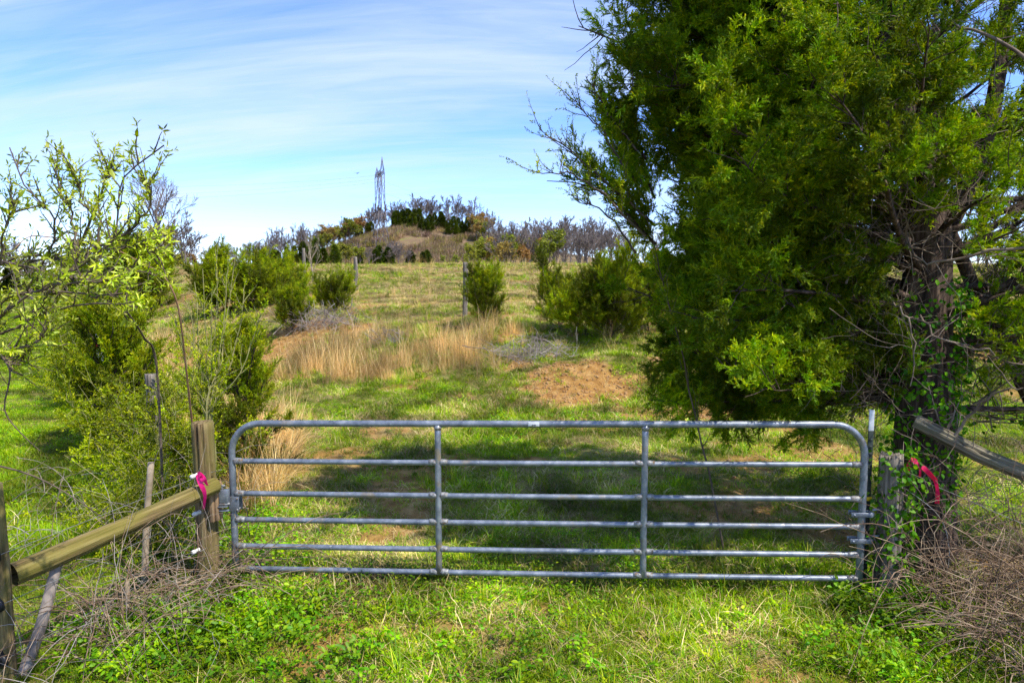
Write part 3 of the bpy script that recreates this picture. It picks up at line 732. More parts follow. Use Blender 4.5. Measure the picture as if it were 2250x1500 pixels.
for z in (0.62, 0.415):
    for b_ in [(gp(GW - 0.01, z, -0.03), (0.16, 0.006, 0.035)), (gp(GW - 0.01, z, 0.03), (0.16, 0.006, 0.035)), (gp(GW + 0.07, z), (0.02, 0.053, 0.03))]: boxes('hinge_strap', [b_], M['galv'], gate, 0.002)
    tubes('hinge_bolt', [(np.array([gp(GW - 0.07, z, -0.045), gp(GW - 0.07, z, 0.045)]), np.array([0.009, 0.009]))], M['galv'], 10, gate)
    tubes('hinge_pin', [(np.array([gp(GW + 0.075, z + 0.03), gp(GW + 0.12, z + 0.032, 0.01), gp(GW + 0.30, z + 0.03, 0.04)]), np.array([0.009, 0.009, 0.009]))], M['galv'], 10, gate)

# ------------------------------------------------------------------ wooden posts
def post_mesh(name, r, h, mat, seed, checks=4, taper=0.0, jag=0.0, below=0.25, wob=0.01):
    rng = np.random.default_rng(seed); S = 40; L = 26
    ang = np.linspace(0, 2 * np.pi, S, endpoint=False); zz = np.linspace(-below, h, L)
    A, Z = np.meshgrid(ang, zz)
    rad = r * (1 - taper * (Z + below) / (h + below)) + (fbm(np.cos(A) * 1.5 + 4 + Z * 0.8, np.sin(A) * 1.5 + Z * 0.8, seed) - 0.5) * 0.02
    for _ in range(checks):
        k = rng.integers(0, S); z0, z1 = sorted(rng.uniform(-0.1, 1.1, 2) * h)
        if z1 - z0 < h * 0.35: z1 = z0 + h * 0.5
        for j in range(L):
            if z0 < zz[j] < z1: rad[j, (k + (1 if rng.uniform() < 0.06 else 0)) % S] -= rng.uniform(0.014, 0.026)
    cx = np.interp(zz, [-below, h / 2, h], [0, wob, 0])
    V = np.stack([rad * np.cos(A) + cx[:, None], rad * np.sin(A), Z], -1)
    if jag:
        V[-1, :, 2] += rng.uniform(-jag, jag * 0.3, S); V[-2, :, 2] -= jag * 0.6
    # rounded, slightly sunken top
    top = V[-1].copy(); c = top.mean(0); inner = c + (top - c) * 0.88; inner[:, 2] += 0.006; mid = c + (top - c) * 0.45; mid[:, 2] += 0.004 + rng.uniform(-0.004, 0.004, S)
    V = np.vstack([V.reshape(-1, 3), inner, mid, [c + np.array([0, 0, 0.002])]])
    Lr = L + 2; k = np.arange(S); q = []
    for j in range(Lr - 1):
        q.append(np.stack([j * S + k, j * S + (k + 1) % S, (j + 1) * S + (k + 1) % S, (j + 1) * S + k], 1))
    t = np.stack([(Lr - 1) * S + k, (Lr - 1) * S + (k + 1) % S, np.full(S, Lr * S)], 1)
    return mesh_np(name, V, [np.concatenate(q), t], mat, True)

gp_xy = (-2.465, 5.36)
gate_post = thing('gate_post', 'stout round wooden gate post with flat top, left of the gate', 'post', (*gp_xy, 0))
obj('post', post_mesh('gate_post_wood', 0.082, 1.285, M['post'], 4, 5, wob=0.006), gate_post)
# latch block on the post
latch = thing('gate_latch', 'steel gate latch on a wooden block beside the left gate post', 'latch', (-2.372, 5.30, 0.69))
for b_ in [((0.0, 0.0, -0.02), (0.034, 0.10, 0.33)), ((0.032, 0.012, -0.03), (0.028, 0.085, 0.30))]: boxes('plank', [b_], M['block'], latch, 0.004)
boxes('housing', [((0.085, 0.0, 0.015), (0.07, 0.05, 0.105))], M['galv'], latch, 0.004)
for b_ in [((0.08, -0.01, -0.065), (0.075, 0.05, 0.008)), ((0.085, -0.01, -0.10), (0.075, 0.04, 0.008))]: boxes('catch', [b_], M['galv'], latch, 0.002)
for b_ in [(np.array([[0.05, -0.02, -0.048], [0.13, -0.01, -0.045]]), np.array([0.011, 0.011])), (np.array([[0.07, 0, 0.06], [0.07, 0, 0.105]]), np.array([0.010, 0.010])), (np.array([[0.052, -0.005, 0.095], [0.095, 0.0, 0.10]]), np.array([0.009, 0.009]))]: tubes('bolt', [b_], M['weld'], 10, latch)

corner = np.array([-3.11, 3.95, 0.0])
cpost = thing('corner_post', 'round wooden corner post at the left edge with black insulators', 'post', corner)
obj('post', post_mesh('corner_post_wood', 0.08, 1.20, M['post'], 9, 4), cpost)
for z in (0.80, 0.50, 0.16):
    v, f = tube_geo([(np.array([[0.06, -0.06, z + 0.03], [0.095, -0.075, z + 0.01], [0.10, -0.075, z - 0.02], [0.07, -0.06, z - 0.04]]), np.full(4, 0.017)), (np.array([[0.05, -0.05, z - 0.05], [0.065, -0.07, z], [0.05, -0.05, z + 0.05]]), np.full(3, 0.02))], 8)
    obj('insulator', mesh_np('insulator', v, f, M['black_plastic'], True), cpost)
tubes('nail', [(np.array([[0.06, -0.03, 1.06], [0.10, -0.05, 1.065]]), np.array([0.006, 0.009]))], M['rust_cane'], 8, cpost)
# diagonal brace
b0 = np.array([-2.90, 4.00, 0.70]); b1 = np.array([-2.46, 5.23, 0.835])
b0 = P(28, 1262, 4.02); b1 = P(474, 1066, 5.27)
bl = float(np.linalg.norm(b1 - b0))
bm = post_mesh('brace_wood', 0.071, bl, M['brace'], 14, 6, taper=0.10, below=0.0, wob=0.012)
co = np.empty(len(bm.vertices) * 3, np.float32); bm.vertices.foreach_get("co", co); co = co.reshape(-1, 3)[:, [2, 1, 0]] * np.array([1, 1, -1])
bm.vertices.foreach_set("co", co.astype(np.float32).ravel()); bm.update()
brace = obj('brace_rail', bm)
brace.location = b0.tolist(); brace.rotation_euler = Vector(b1 - b0).to_track_quat('X', 'Z').to_euler()
tag(brace, 'round mossy wooden brace log sloping up to the left gate post', 'log')
# grey post further along the fence
def fence_post(x, y, r, h, label, seed, lean=0.0, cat='post'):
    t = thing('fence_post', label, cat, (x, y, hz(x, y)), 0, 'weathered wooden fence posts'); t.rotation_euler = (0, lean, 0)
    obj('post', post_mesh('fence_post_wood', r, h, M['grey_post'], seed, 4, jag=0.01), t)
    return t
p_ = P(335, 900, 8.05); fence_post(p_[0], 8.05, 0.07, 1.33, 'grey round fence post half hidden in the leafy thicket on the left', 21)
p_ = P(1021, 640, 20.6); fence_post(p_[0], 20.6, 0.075, 1.62, 'grey fence post standing beside the dense young cedar on the hillside', 22, 0.02)
p_ = P(783, 640, 31); fence_post(p_[0], 31, 0.085, 1.55, 'grey fence post alone in the hillside grass right of the pale sapling', 23, -0.01)
p_ = P(668, 610, 38); fence_post(p_[0], 38, 0.085, 1.60, 'farthest grey fence post, beside the pale bare sapling on the hill', 24, 0.01)
# white marker stakes
mk = thing('marker_stake', 'white survey stake with red band in the left shrubs', 'stake', (*P(212, 740, 12.5)[:2], 0))
boxes('stake', [((0, 0, 0.72), (0.045, 0.03, 1.44))], M['white_paint'], mk, 0.004)
boxes('second_stake', [((0.075, 0.02, 0.74), (0.035, 0.03, 1.50))], M['white_paint'], mk, 0.004)
boxes('red_band', [((0, 0, 1.22), (0.049, 0.034, 0.10))], M['red_ribbon'], mk, 0.002)
boxes('yellow_band', [((0, 0, 1.32), (0.049, 0.034, 0.07))], M['yellow'], mk, 0.002)

# right side: weathered post, steel post, cedar trunk brace log
wp = thing('weathered_post', 'old split grey wooden post wrapped in vines right of the gate', 'post', (2.865, 5.06, 0))
obj('post', post_mesh('weathered_post_wood', 0.092, 1.10, M['grey_post'], 31, 9, taper=0.1, jag=0.05, wob=0.015), wp)
tp = thing('steel_fence_post', 'dark steel fence post with white painted top behind the gate hinge', 'post', (2.735, 5.12, 0))
def tpost(z0, z1, mat, nm):
    boxes(nm, [((0, 0, (z0 + z1) / 2), (0.038, 0.007, z1 - z0)), ((0, 0.020, (z0 + z1) / 2), (0.007, 0.034, z1 - z0))], mat, tp, 0.001)
tpost(-0.2, 1.27, M['dark_steel'], 'shaft'); tpost(1.27, 1.43, M['white_paint'], 'painted_top')
for z in np.arange(0.1, 1.25, 0.055): boxes('stud', [((0, -0.006, z), (0.022, 0.01, 0.016))], M['dark_steel'], tp, 0.002)
for z in (0.745, 0.40):
    boxes('clip', [((-0.004, -0.012, z), (0.05, 0.022, 0.03))], M['yellow'], tp, 0.003)
l0 = P(2010, 925, 5.45); l1 = P(2330, 1072, 4.9); ll = float(np.linalg.norm(l1 - l0))
lm = post_mesh('weathered_log_wood', 0.06, ll, M['grey_post'], 41, 9, below=0.0, wob=0.03)
co = np.empty(len(lm.vertices) * 3, np.float32); lm.vertices.foreach_get("co", co)
lm.vertices.foreach_set("co", (co.reshape(-1, 3)[:, [2, 1, 0]] * np.array([1, 1, -1])).astype(np.float32).ravel()); lm.update()
lm.materials.clear(); M['grey_log'] = wood_mat('grey_log_wood', (0.05, 0.038, 0.026), (0.16, 0.125, 0.09), (0.29, 0.24, 0.185), (0.2, 0.2, 0.1), 0.4, axis=0); lm.materials.append(M['grey_log'])
log = obj('weathered_log', lm); log.location = l0.tolist(); log.rotation_euler = Vector(l1 - l0).to_track_quat('X', 'Z').to_euler()
tag(log, 'weathered grey log brace running right from the ivy covered cedar trunk', 'log')

# ------------------------------------------------------------------ wires, insulators, ribbons
def wire(pts, label, ins=None, n=30, r=0.0022, sag=0.02):
    p = smooth_path(pts, n); t = np.linspace(0, 1, n); p[:, 2] -= sag * 4 * t * (1 - t)
    root = tag(tubes('fence_wire', [(p, np.full(n, r))], M['wire'], 5), label, 'wire', 'strands of fence wire')
    if ins is not None:
        i0 = np.asarray(ins, float); d = unit(np.asarray(pts[-1]) - np.asarray(pts[0]))
        v, f = tube_geo([(np.array([i0 - d * 0.035, i0 - d * 0.03, i0 - d * 0.005, i0 + d * 0.005, i0 + d * 0.03, i0 + d * 0.035]), np.array([0.008, 0.017, 0.017, 0.012, 0.017, 0.008]))], 10)
        obj('insulator', mesh_np('insulator', v, f, M['white_plastic'], True), root)
    return root
cp = lambda z: corner + np.array([0.09, -0.07, z])
for z, u, v, nm in ((0.80, 427, 1045, 'upper'), (0.50, 432, 1127, 'middle'), (0.16, 430, 1210, 'lower')):
    i = P(u, v, 5.2); e = P(487, v - 14, 5.29)
    wire([cp(z), i, e], {'upper': 'fence wire meeting the gate post at the pink ribbon, with white insulator', 'middle': 'fence wire with white insulator just below the sloping brace log', 'lower': 'lowest fence wire with white insulator near the gate post foot'}[nm], i)
wire([P(1995, 1040, 5.35), P(2110, 1085, 5.1), P(2260, 1155, 4.8)], 'fence wire running right from the red ribbon on the cedar trunk', r=0.0025)
wire([P(1975, 1062, 5.1), P(2060, 1130, 5.0), P(2085, 1200, 4.95), P(2080, 1270, 4.9)], 'loose fence wire curling down beside the old vine wrapped post', r=0.0025, sag=0)

def ribbon(name, strips, mat, label):
    V = []; Q = []; b = 0
    for pts, w in strips:
        p = smooth_path(pts, 14); T = unit(np.gradient(p, axis=0)); s = unit(np.cross(T, np.array([0.25, 1.0, 0.15]))); tw = np.sin(np.linspace(0, 5, 14))[:, None]
        s = unit(s + tw * np.array([[0.1, 0.5, 0.1]]))
        nrm = unit(np.cross(T, s)) * 0.0006
        for k in (-1, 1):
            V += [p - s * w / 2 + nrm * k, p + s * w / 2 + nrm * k]
        for j in range(13):
            a = b
            Q += [[a + j, a + j + 1, a + 15 + j, a + 14 + j], [a + 28 + j, a + 42 + j, a + 43 + j, a + 29 + j]]
        b += 56
    v = np.concatenate(V)
    o = obj(name, mesh_np(name, v, [np.array(Q)], mat, True, {'tone': np.full(len(v), 0.5)}))
    return tag(o, label, 'ribbon')
D = 5.08
ribbon('flagging_ribbon', [([P(433, 1042, D), P(440, 1060, D - .02), P(450, 1085, D - .02), P(447, 1118, D - .01)], 0.036), ([P(436, 1040, D), P(447, 1052, D - .03), P(456, 1066, D - .02)], 0.045), ([P(434, 1040, D + .02), P(440, 1046, D - .03), P(448, 1052, D + .01)], 0.03)], M['pink'], 'bright pink flagging ribbon tied round the end of the brace log')
D = 5.05
ribbon('flagging_ribbon', [([P(2004, 1008, D), P(2030, 1028, D - .03), P(2055, 1054, D)], 0.035), ([P(2005, 1006, D), P(1998, 1018, D - .02), P(1995, 1034, D)], 0.03), ([P(2020, 1022, D), P(2022, 1034, D - .02), P(2021, 1047, D)], 0.016), ([P(2055, 1054, D), P(2060, 1078, D + .08), P(2059, 1106, D + .12)], 0.03)], M['red_ribbon'], 'red pink flagging ribbon on the cedar trunk right of the gate')

# ------------------------------------------------------------------ tree builders
def wander(rng, p0, d0, L, n, wob=0.15, up=0.0):
    p = [np.asarray(p0, float)]; d = unit(np.asarray(d0, float)); st = L / (n - 1)
    for k in range(n - 1):
        d = unit(d + rng.normal(0, wob, 3) + np.array([0, 0, up])); p.append(p[-1] + d * st)
    return np.array(p)

def branching(rng, p0, d0, L, r, levels, kids, wob, up, spread_a, ratio, polys, tips, n=6, min_r=0.004):
    p = wander(rng, p0, d0, L, n, wob, up)
    rad = np.linspace(r, max(r * 0.35, min_r), n)
    polys.append((p, rad))
    T = unit(np.gradient(p, axis=0))
    if levels == 0:
        tips.append((p, T)); return
    k = kids[0] if len(kids) == 1 else kids[0]
    for c in range(k):
        t = 0.3 + 0.7 * (c + rng.uniform(0.1, 0.9)) / k
        i = min(n - 1, int(t * (n - 1))); f = t * (n - 1) - i
        q = p[i] if i >= n - 1 else p[i] + (p[i + 1] - p[i]) * f
        d = T[min(i, n - 1)]; a = spread_a * rng.uniform(0.6, 1.3)
        side = unit(np.cross(d, rand_unit(rng, 1)[0]))
        nd = d * math.cos(a) + side * math.sin(a)
        branching(rng, q, nd, L * ratio * rng.uniform(0.7, 1.15) * (1.15 - 0.45 * t), max(r * (0.62 - 0.25 * t), min_r), levels - 1, kids[1:] or kids, wob, up, spread_a, ratio, polys, tips, n=max(4, n - 1), min_r=min_r)

def cedar(root, H, R, nb, seed, key, spacing=0.03, size=1.0, zmin=0.02, shape='cone', trunk_r=None, pts_per=None, lean=(0, 0), dens=1.0, upsweep=0.25, twig_mat='bark'):
    """an evergreen with real limbs, side shoots and feathery sprays"""
    rng = np.random.default_rng(seed); polys = []; sp = []; sd_ = []
    tr = trunk_r or H * 0.016
    tp_ = np.stack([np.linspace(0, lean[0], 10) + rng.normal(0, H * 0.006, 10), np.linspace(0, lean[1], 10) + rng.normal(0, H * 0.006, 10), np.linspace(-0.1, H * 0.96, 10)], 1)
    polys.append((tp_, np.linspace(tr, tr * 0.15, 10)))
    for b in range(nb):
        f = zmin + (0.98 - zmin) * ((b + rng.uniform()) / nb)
        q = np.array([np.interp(f * H, tp_[:, 2], tp_[:, k]) for k in range(3)])
        az = b * 2.39996 + rng.normal(0, 0.35)
        prof_ = {'cone': (1 - f) ** 0.75 * (0.55 + 0.45 * min(1, f / 0.25)), 'round': math.sqrt(max(0.02, 1 - (2 * f - 0.85) ** 2 * 0.8)), 'column': min(1, (1 - f) * 2.2) ** 0.8}[shape]
        L = R * prof_ * rng.uniform(0.45, 1.25) * (0.75 + 0.5 * float(vnoise(az * 1.3, f * 4.0, seed))) + 0.05 * R
        el = rng.uniform(0.0, 0.45) + 0.75 * f
        if rng.uniform() < 0.14: L *= 1.45; el += 0.35
        d = np.array([math.cos(az) * math.cos(el), math.sin(az) * math.cos(el), math.sin(el)])
        p = wander(rng, q, d, L, 7, 0.10, upsweep * 0.3)
        polys.append((p, np.linspace(max(0.004, tr * 0.28 * (L / R) + 0.003), 0.003, 7)))
        T = unit(np.gradient(p, axis=0)); ns = max(5, int(L / (0.06 * size)))
        for c in range(ns):
            t = 0.22 + 0.78 * (c + rng.uniform()) / ns
            i = min(5, int(t * 6)); q2 = p[i] + (p[i + 1] - p[i]) * (t * 6 - i)
            nd = unit(T[i] + rand_unit(rng, 1)[0] * 0.9 + np.array([0, 0, upsweep])); L2 = (0.16 + 0.30 * (1 - t)) * min(L, 1.2 * size + 0.3) * rng.uniform(0.6, 1.2) + 0.05 * size
            p2 = wander(rng, q2, nd, L2, 4, 0.12, upsweep * 0.4)
            polys.append((p2, np.linspace(0.0035 * size, 0.0015, 4)))
            m = max(2, int(L2 / (spacing * size) * dens)); tt = rng.uniform(0.1, 1.0, m) * 3; ii_ = np.minimum(2, tt.astype(int))
            sp.append(p2[ii_] + (p2[ii_ + 1] - p2[ii_]) * (tt - ii_)[:, None])
            sd_.append(unit(unit(p2[ii_ + 1] - p2[ii_]) + rng.normal(0, 0.42, (m, 3)) + np.array([0, 0, upsweep * 0.6])))
    sp = np.concatenate(sp); sd_ = np.concatenate(sd_)
    tubes('trunk', polys[:1], M['bark'], 9, root)
    tubes('branches', polys[1:], M[twig_mat], 4, root, caps=False)
    c = spread('crown', key, sp, dir_to_euler(sd_, rng), size * rng.uniform(0.75, 1.3, len(sp)), root, seed)
    c["kind"] = "stuff"
    return len(sp)

N_SPRAY = {}
def place_cedar(u, d, H, R, nb, seed, label, name='young_cedar', key='cedar_young', **kw):
    x = (u - 1125) / 1500.0 * d * 1.0
    t = thing(name, label, 'tree', (x, d, hz(x, d) - 0.02), 0, 'young cedars on the bank')
    N_SPRAY[label] = cedar(t, H, R, nb, seed, key, **kw)
    return t
place_cedar(1064, 18.6, 1.25, 0.72, 60, 101, 'dense dark young cedar bush beside the hillside fence post', size=1.5, shape='round', upsweep=0.5, spacing=0.028)
place_cedar(1228, 17.8, 0.95, 0.9, 36, 102, 'thin wispy young cedar between the dense bush and the big cedar', size=1.5, shape='round', dens=0.7, upsweep=0.5)
place_cedar(1345, 16.8, 1.2, 1.15, 66, 103, 'bright yellow green young cedar partly behind the big cedar', size=1.5, shape='round', upsweep=0.45)
place_cedar(1425, 17.6, 1.05, 1.0, 50, 113, 'young cedar almost hidden behind the left edge of the big cedar', size=1.5, shape='round', upsweep=0.45)
place_cedar(1288, 17.2, 0.85, 0.95, 40, 115, 'low spreading cedar between the wispy cedar and the yellow green one', size=1.5, shape='round', upsweep=0.3)
place_cedar(1196, 27.0, 0.5, 0.35, 16, 104, 'tiny cedar seedling alone in the upper hillside grass', size=1.5, shape='round')
place_cedar(640, 21.2, 0.95, 0.75, 44, 105, 'low cedar bush on the bank left of the grey brush pile', size=1.6, shape='round', upsweep=0.5)
place_cedar(733, 23.6, 0.55, 0.95, 40, 106, 'low spreading cedar bush behind the grey brush pile', size=1.6, shape='round', upsweep=0.5)
place_cedar(478, 30.0, 2.6, 1.5, 90, 107, 'tall pointed cedar left of the lane, tallest of the left row', size=2.3, spacing=0.028)
place_cedar(562, 29.0, 1.15, 1.4, 64, 108, 'rounded cedar between the tall pointed cedar and the rightmost of its row', size=2.0, shape='round', upsweep=0.12)
place_cedar(612, 30.5, 1.05, 1.3, 56, 109, 'rounded cedar at the right end of the left cedar row', size=2.0, shape='round', upsweep=0.12)
place_cedar(330, 38.0, 2.4, 2.0, 60, 114, 'dark cedar behind the silvery shrub at the left field edge', size=3.0, shape='round')
place_cedar(247, 9.3, 1.95, 0.80, 60, 110, 'bushy cedar on the left fence line beside the green field', size=1.25, shape='round', upsweep=0.3)
place_cedar(530, 7.9, 1.9, 0.85, 46, 111, 'open feathery young cedar just behind the left gate post', size=1.05, dens=1.0, upsweep=0.35)

# ------------------------------------------------------------------ the big cedar on the right
big_xy = np.array([3.52, 5.75])
big = thing('cedar_tree', 'huge old cedar tree with dense dark foliage over the right gate end', 'tree', (*big_xy, 0))
brng = np.random.default_rng(404)
trunk_pts = smooth_path([[0.02, 0, -0.15], [0.0, 0.0, 0.9], [-0.03, 0.03, 2.0], [-0.05, 0.05, 3.0], [-0.30, 0.08, 3.9], [-0.42, 0.1, 5.0], [-0.42, 0.1, 6.2], [-0.4, 0.1, 7.6]], 40)
trad = np.interp(np.linspace(0, 1, 40), [0, 0.1, 0.4, 0.6, 1], [0.27, 0.23, 0.165, 0.12, 0.02])
v, f = tube_geo([(trunk_pts, trad)], 22)
vv = v.reshape(40, 22, 3); ctr = trunk_pts[:, None, :]
A = np.arange(22) / 22 * 2 * np.pi
flute = 1 + 0.16 * np.sin(A * 5 + 0.7)[None, :] * np.linspace(1, 0.2, 40)[:, None] + 0.10 * (fbm(np.cos(A)[None, :] * 3 + np.zeros((40, 1)), np.linspace(0, 9, 40)[:, None] + np.sin(A)[None, :] * 3, 5) - 0.5)
v = (ctr + (vv - ctr) * flute[..., None]).reshape(-1, 3)
obj('trunk', mesh_np('cedar_trunk', v, f, M['bark'], True), big)
stem2 = smooth_path([[0.05, 0.1, 2.6], [0.45, 0.1, 3.6], [0.6, 0.15, 5.0], [0.55, 0.1, 7.0]], 20)
tubes('stem', [(stem2, np.linspace(0.09, 0.02, 20))], M['bark'], 10, big)
lean_pts = smooth_path([P(2330, 1010, 6.2) - [*big_xy, 0], P(2222, 790, 6.1) - [*big_xy, 0], P(2160, 680, 6.0) - [*big_xy, 0], P(2108, 555, 5.9) - [*big_xy, 0], P(2070, 470, 5.85) - [*big_xy, 0]], 16)
tubes('leaning_stem', [(lean_pts, np.linspace(0.07, 0.045, 16))], M['bark'], 10, big)

def big_R(az, z):
    """crown reach in each direction and height"""
    c, s = math.cos(az), math.sin(az)
    left = max(0, -c); right = max(0, c); front = max(0, -s); back = max(0, s)
    r = 2.72 * left ** 2 + 2.3 * right ** 2 + 1.6 * front ** 2 + 2.5 * back ** 2
    r *= np.interp(z, [0.9, 1.6, 2.3, 3.2, 4.6, 5.4, 6.5, 7.8], [0.62, 0.93, 1.02, 1.0, 0.98, 0.9, 0.55, 0.12])
    return r
polys = []; dead = []; sp = []; sdv = []
NB = 175; NX = 88
for b in range(NB + NX):
    z = 1.5 + 6.0 * ((b + brng.uniform()) / NB) ** 1.08
    az = b * 2.39996 + brng.normal(0, 0.3)
    if b >= NB:      # the full, dense side that leans over the gate
        z = 1.55 + (3.6 * (b - NB + brng.uniform()) / 52 if b < NB + 52 else 0.95 * (b - NB - 52) / 36); az = math.pi + brng.uniform(-0.75, 0.75 if z > 2.6 else 0.32)
    c, s = math.cos(az), math.sin(az)
    if z < 2.5 and s < -0.33 and c < 0.55: continue
    if b < NB and s > 0.2 and c < 0.3 and brng.uniform() < 0.35: continue
    # open side towards the viewer round the trunk
    opening = sstep(0.25, 0.85, -s * 0.95 + c * 0.15) * sstep(6.2, 4.6, z)
    if b < NB and brng.uniform() < 0.30 * opening: continue
    q = np.array([np.interp(z, trunk_pts[:, 2], trunk_pts[:, k]) for k in range(3)])
    L = big_R(az, z) * brng.uniform(0.72, 1.06)
    if z < 2.5 and c < 0: L = min(L, 2.15)
    if brng.uniform() < 0.6 * opening: L *= 0.6
    el = brng.uniform(-0.12, 0.30) + 0.06 * z
    if b >= NB + 52: el = brng.uniform(-0.10, 0.10); L = brng.uniform(1.3, 2.12)
    d = np.array([c * math.cos(el), s * math.cos(el), math.sin(el)])
    q = q - np.array([0, 0, 0.10 * L])
    p = wander(brng, q, d, L, 9, 0.10, 0.035)
    if z < 2.2: p[:, 2] -= 0.05 * np.linspace(0, 1, 9) ** 2 * L
    polys.append((p, np.linspace(0.014 + 0.010 * L, 0.004, 9)))
    T = unit(np.gradient(p, axis=0)); ns = int(L / 0.075)
    for k in range(ns):
        t = 0.12 + 0.88 * (k + brng.uniform()) / ns; i = min(7, int(t * 8)); q2 = p[i] + (p[i + 1] - p[i]) * (t * 8 - i)
        nd = unit(T[i] * 0.8 + rand_unit(brng, 1)[0] * 0.9 + np.array([0, 0, 0.22])); L2 = brng.uniform(0.20, 0.60) * (1.15 - 0.55 * t) + 0.06
        bare = t < (0.42 + 0.22 * opening if b < NB + 52 else 0.3) and brng.uniform() < 0.82
        p2 = wander(brng, q2, nd, L2, 5, 0.16, 0.04)
        (dead if bare else polys).append((p2, np.linspace(0.0048, 0.0016, 5)))
        if bare:
            for _ in range(2):
                t2 = brng.uniform(0.3, 0.9) * 4; i2 = int(t2)
                dead.append((wander(brng, p2[i2], unit(nd + rand_unit(brng, 1)[0]), L2 * 0.6, 5, 0.2), np.linspace(0.0028, 0.001, 5)))
            continue
        if brng.uniform() < 0.25 * opening: continue
        hole = float(fbm(q2[0] * 1.5 + q2[2] * 1.3 + 5, q2[1] * 1.5 + q2[2] * 0.9, 71, 2))
        if b < NB + 52 and hole < 0.42 and brng.uniform() < 0.75: continue
        # sub shoots with sprays
        for _ in range(3):
            t2 = brng.uniform(0.2, 1.0) * 4; i2 = min(3, int(t2)); q3 = p2[i2] + (p2[i2 + 1] - p2[i2]) * (t2 - i2)
            nd3 = unit(nd * 0.8 + rand_unit(brng, 1)[0] * 0.8 + np.array([0, 0, 0.15])); L3 = brng.uniform(0.10, 0.26)
            p3 = q3 + nd3 * L3 * np.linspace(0, 1, 4)[:, None]
            m = max(2, int(L3 / 0.034))
            tt = brng.uniform(0.0, 1.0, m)[:, None]
            sp.append(q3 + nd3 * L3 * tt); sdv.append(unit(nd3 + brng.normal(0, 0.45, (m, 3))))
        m = max(2, int(L2 / 0.05)); tt = brng.uniform(0.25, 1.0, m) * 4; i3 = np.minimum(3, tt.astype(int))
        sp.append(p2[i3] + (p2[i3 + 1] - p2[i3]) * (tt - i3)[:, None]); sdv.append(unit(nd + brng.normal(0, 0.5, (m, 3))))
sp = np.concatenate(sp); sdv = np.concatenate(sdv)
# the boughs above the gate are trimmed back so that it can swing
keep = ~((sp[:, 1] < -0.1) & (sp[:, 2] < 1.66) & (sp[:, 0] < -0.45)); sp, sdv = sp[keep], sdv[keep]
polys = [q for q in polys if not ((q[0][:, 1] < -0.1) & (q[0][:, 2] < 1.58) & (q[0][:, 0] < -0.45)).any()]
tubes('branches', polys, M['bark'], 4, big, caps=False)
tubes('dead_twigs', dead, M['twig'], 3, big, caps=False)
cr = spread('crown', 'cedar', sp, dir_to_euler(sdv, brng), brng.uniform(0.8, 1.4, len(sp)), big, 3)
cr["kind"] = "stuff"
# bare grey dead boughs hanging in front of the trunk
dd = []
for pts, r in (([P(1860, 620, 5.2), P(1900, 560, 5.3), P(1960, 540, 5.4), P(2050, 555, 5.5)], 0.009), ([P(2250, 545, 5.0), P(2170, 552, 5.1), P(2080, 575, 5.2), P(2030, 580, 5.3), P(2000, 545, 5.4), P(1985, 480, 5.5)], 0.013),
               ([P(2250, 135, 4.8), P(2170, 80, 5.0), P(2080, 45, 5.2), P(2040, 0, 5.3)], 0.014), ([P(1900, 400, 5.2), P(1950, 430, 5.3), P(1990, 480, 5.4), P(2005, 540, 5.5)], 0.010),
               ([P(1830, 150, 5.2), P(1870, 170, 5.35), P(1920, 178, 5.6)], 0.02), ([P(1830, 480, 5.1), P(1850, 520, 5.1), P(1880, 560, 5.2), P(1900, 590, 5.3)], 0.008),
               ([P(1960, 650, 5.2), P(1990, 700, 5.1), P(2010, 760, 5.1), P(2000, 850, 5.1)], 0.009), ([P(2020, 690, 5.2), P(2060, 740, 5.1), P(2150, 770, 5.1), P(2250, 800, 5.0)], 0.010),
               ([P(1760, 590, 5.2), P(1820, 610, 5.3), P(1900, 640, 5.5)], 0.012), ([P(2090, 960, 5.1), P(2150, 890, 5.0), P(2200, 860, 4.9), P(2250, 850, 4.8)], 0.012)):
    p = smooth_path(pts, 12) - np.array([*big_xy, 0]); p += brng.normal(0, 0.012, p.shape); dd.append((p, np.linspace(r, r * 0.45, 12)))
    for _ in range(6):
        i = brng.integers(1, 11); dd.append((wander(brng, p[i], rand_unit(brng, 1)[0] * [1, .5, 1], brng.uniform(0.15, 0.5), 12, 0.13), np.linspace(r * 0.4, 0.0012, 12)))
for _ in range(190):   # fine tangle in front of the trunk
    u, v_ = brng.uniform(1780, 2250), brng.uniform(60, 1000)
    p = wander(brng, P(u, v_, brng.uniform(4.9, 6.2)) - np.array([*big_xy, 0]), rand_unit(brng, 1)[0], brng.uniform(0.2, 0.65), 12, 0.16); dd.append((p, np.linspace(0.0035, 0.001, 12)))
tubes('bare_boughs', dd, M['twig'], 5, big, caps=False)["kind"] = "stuff"

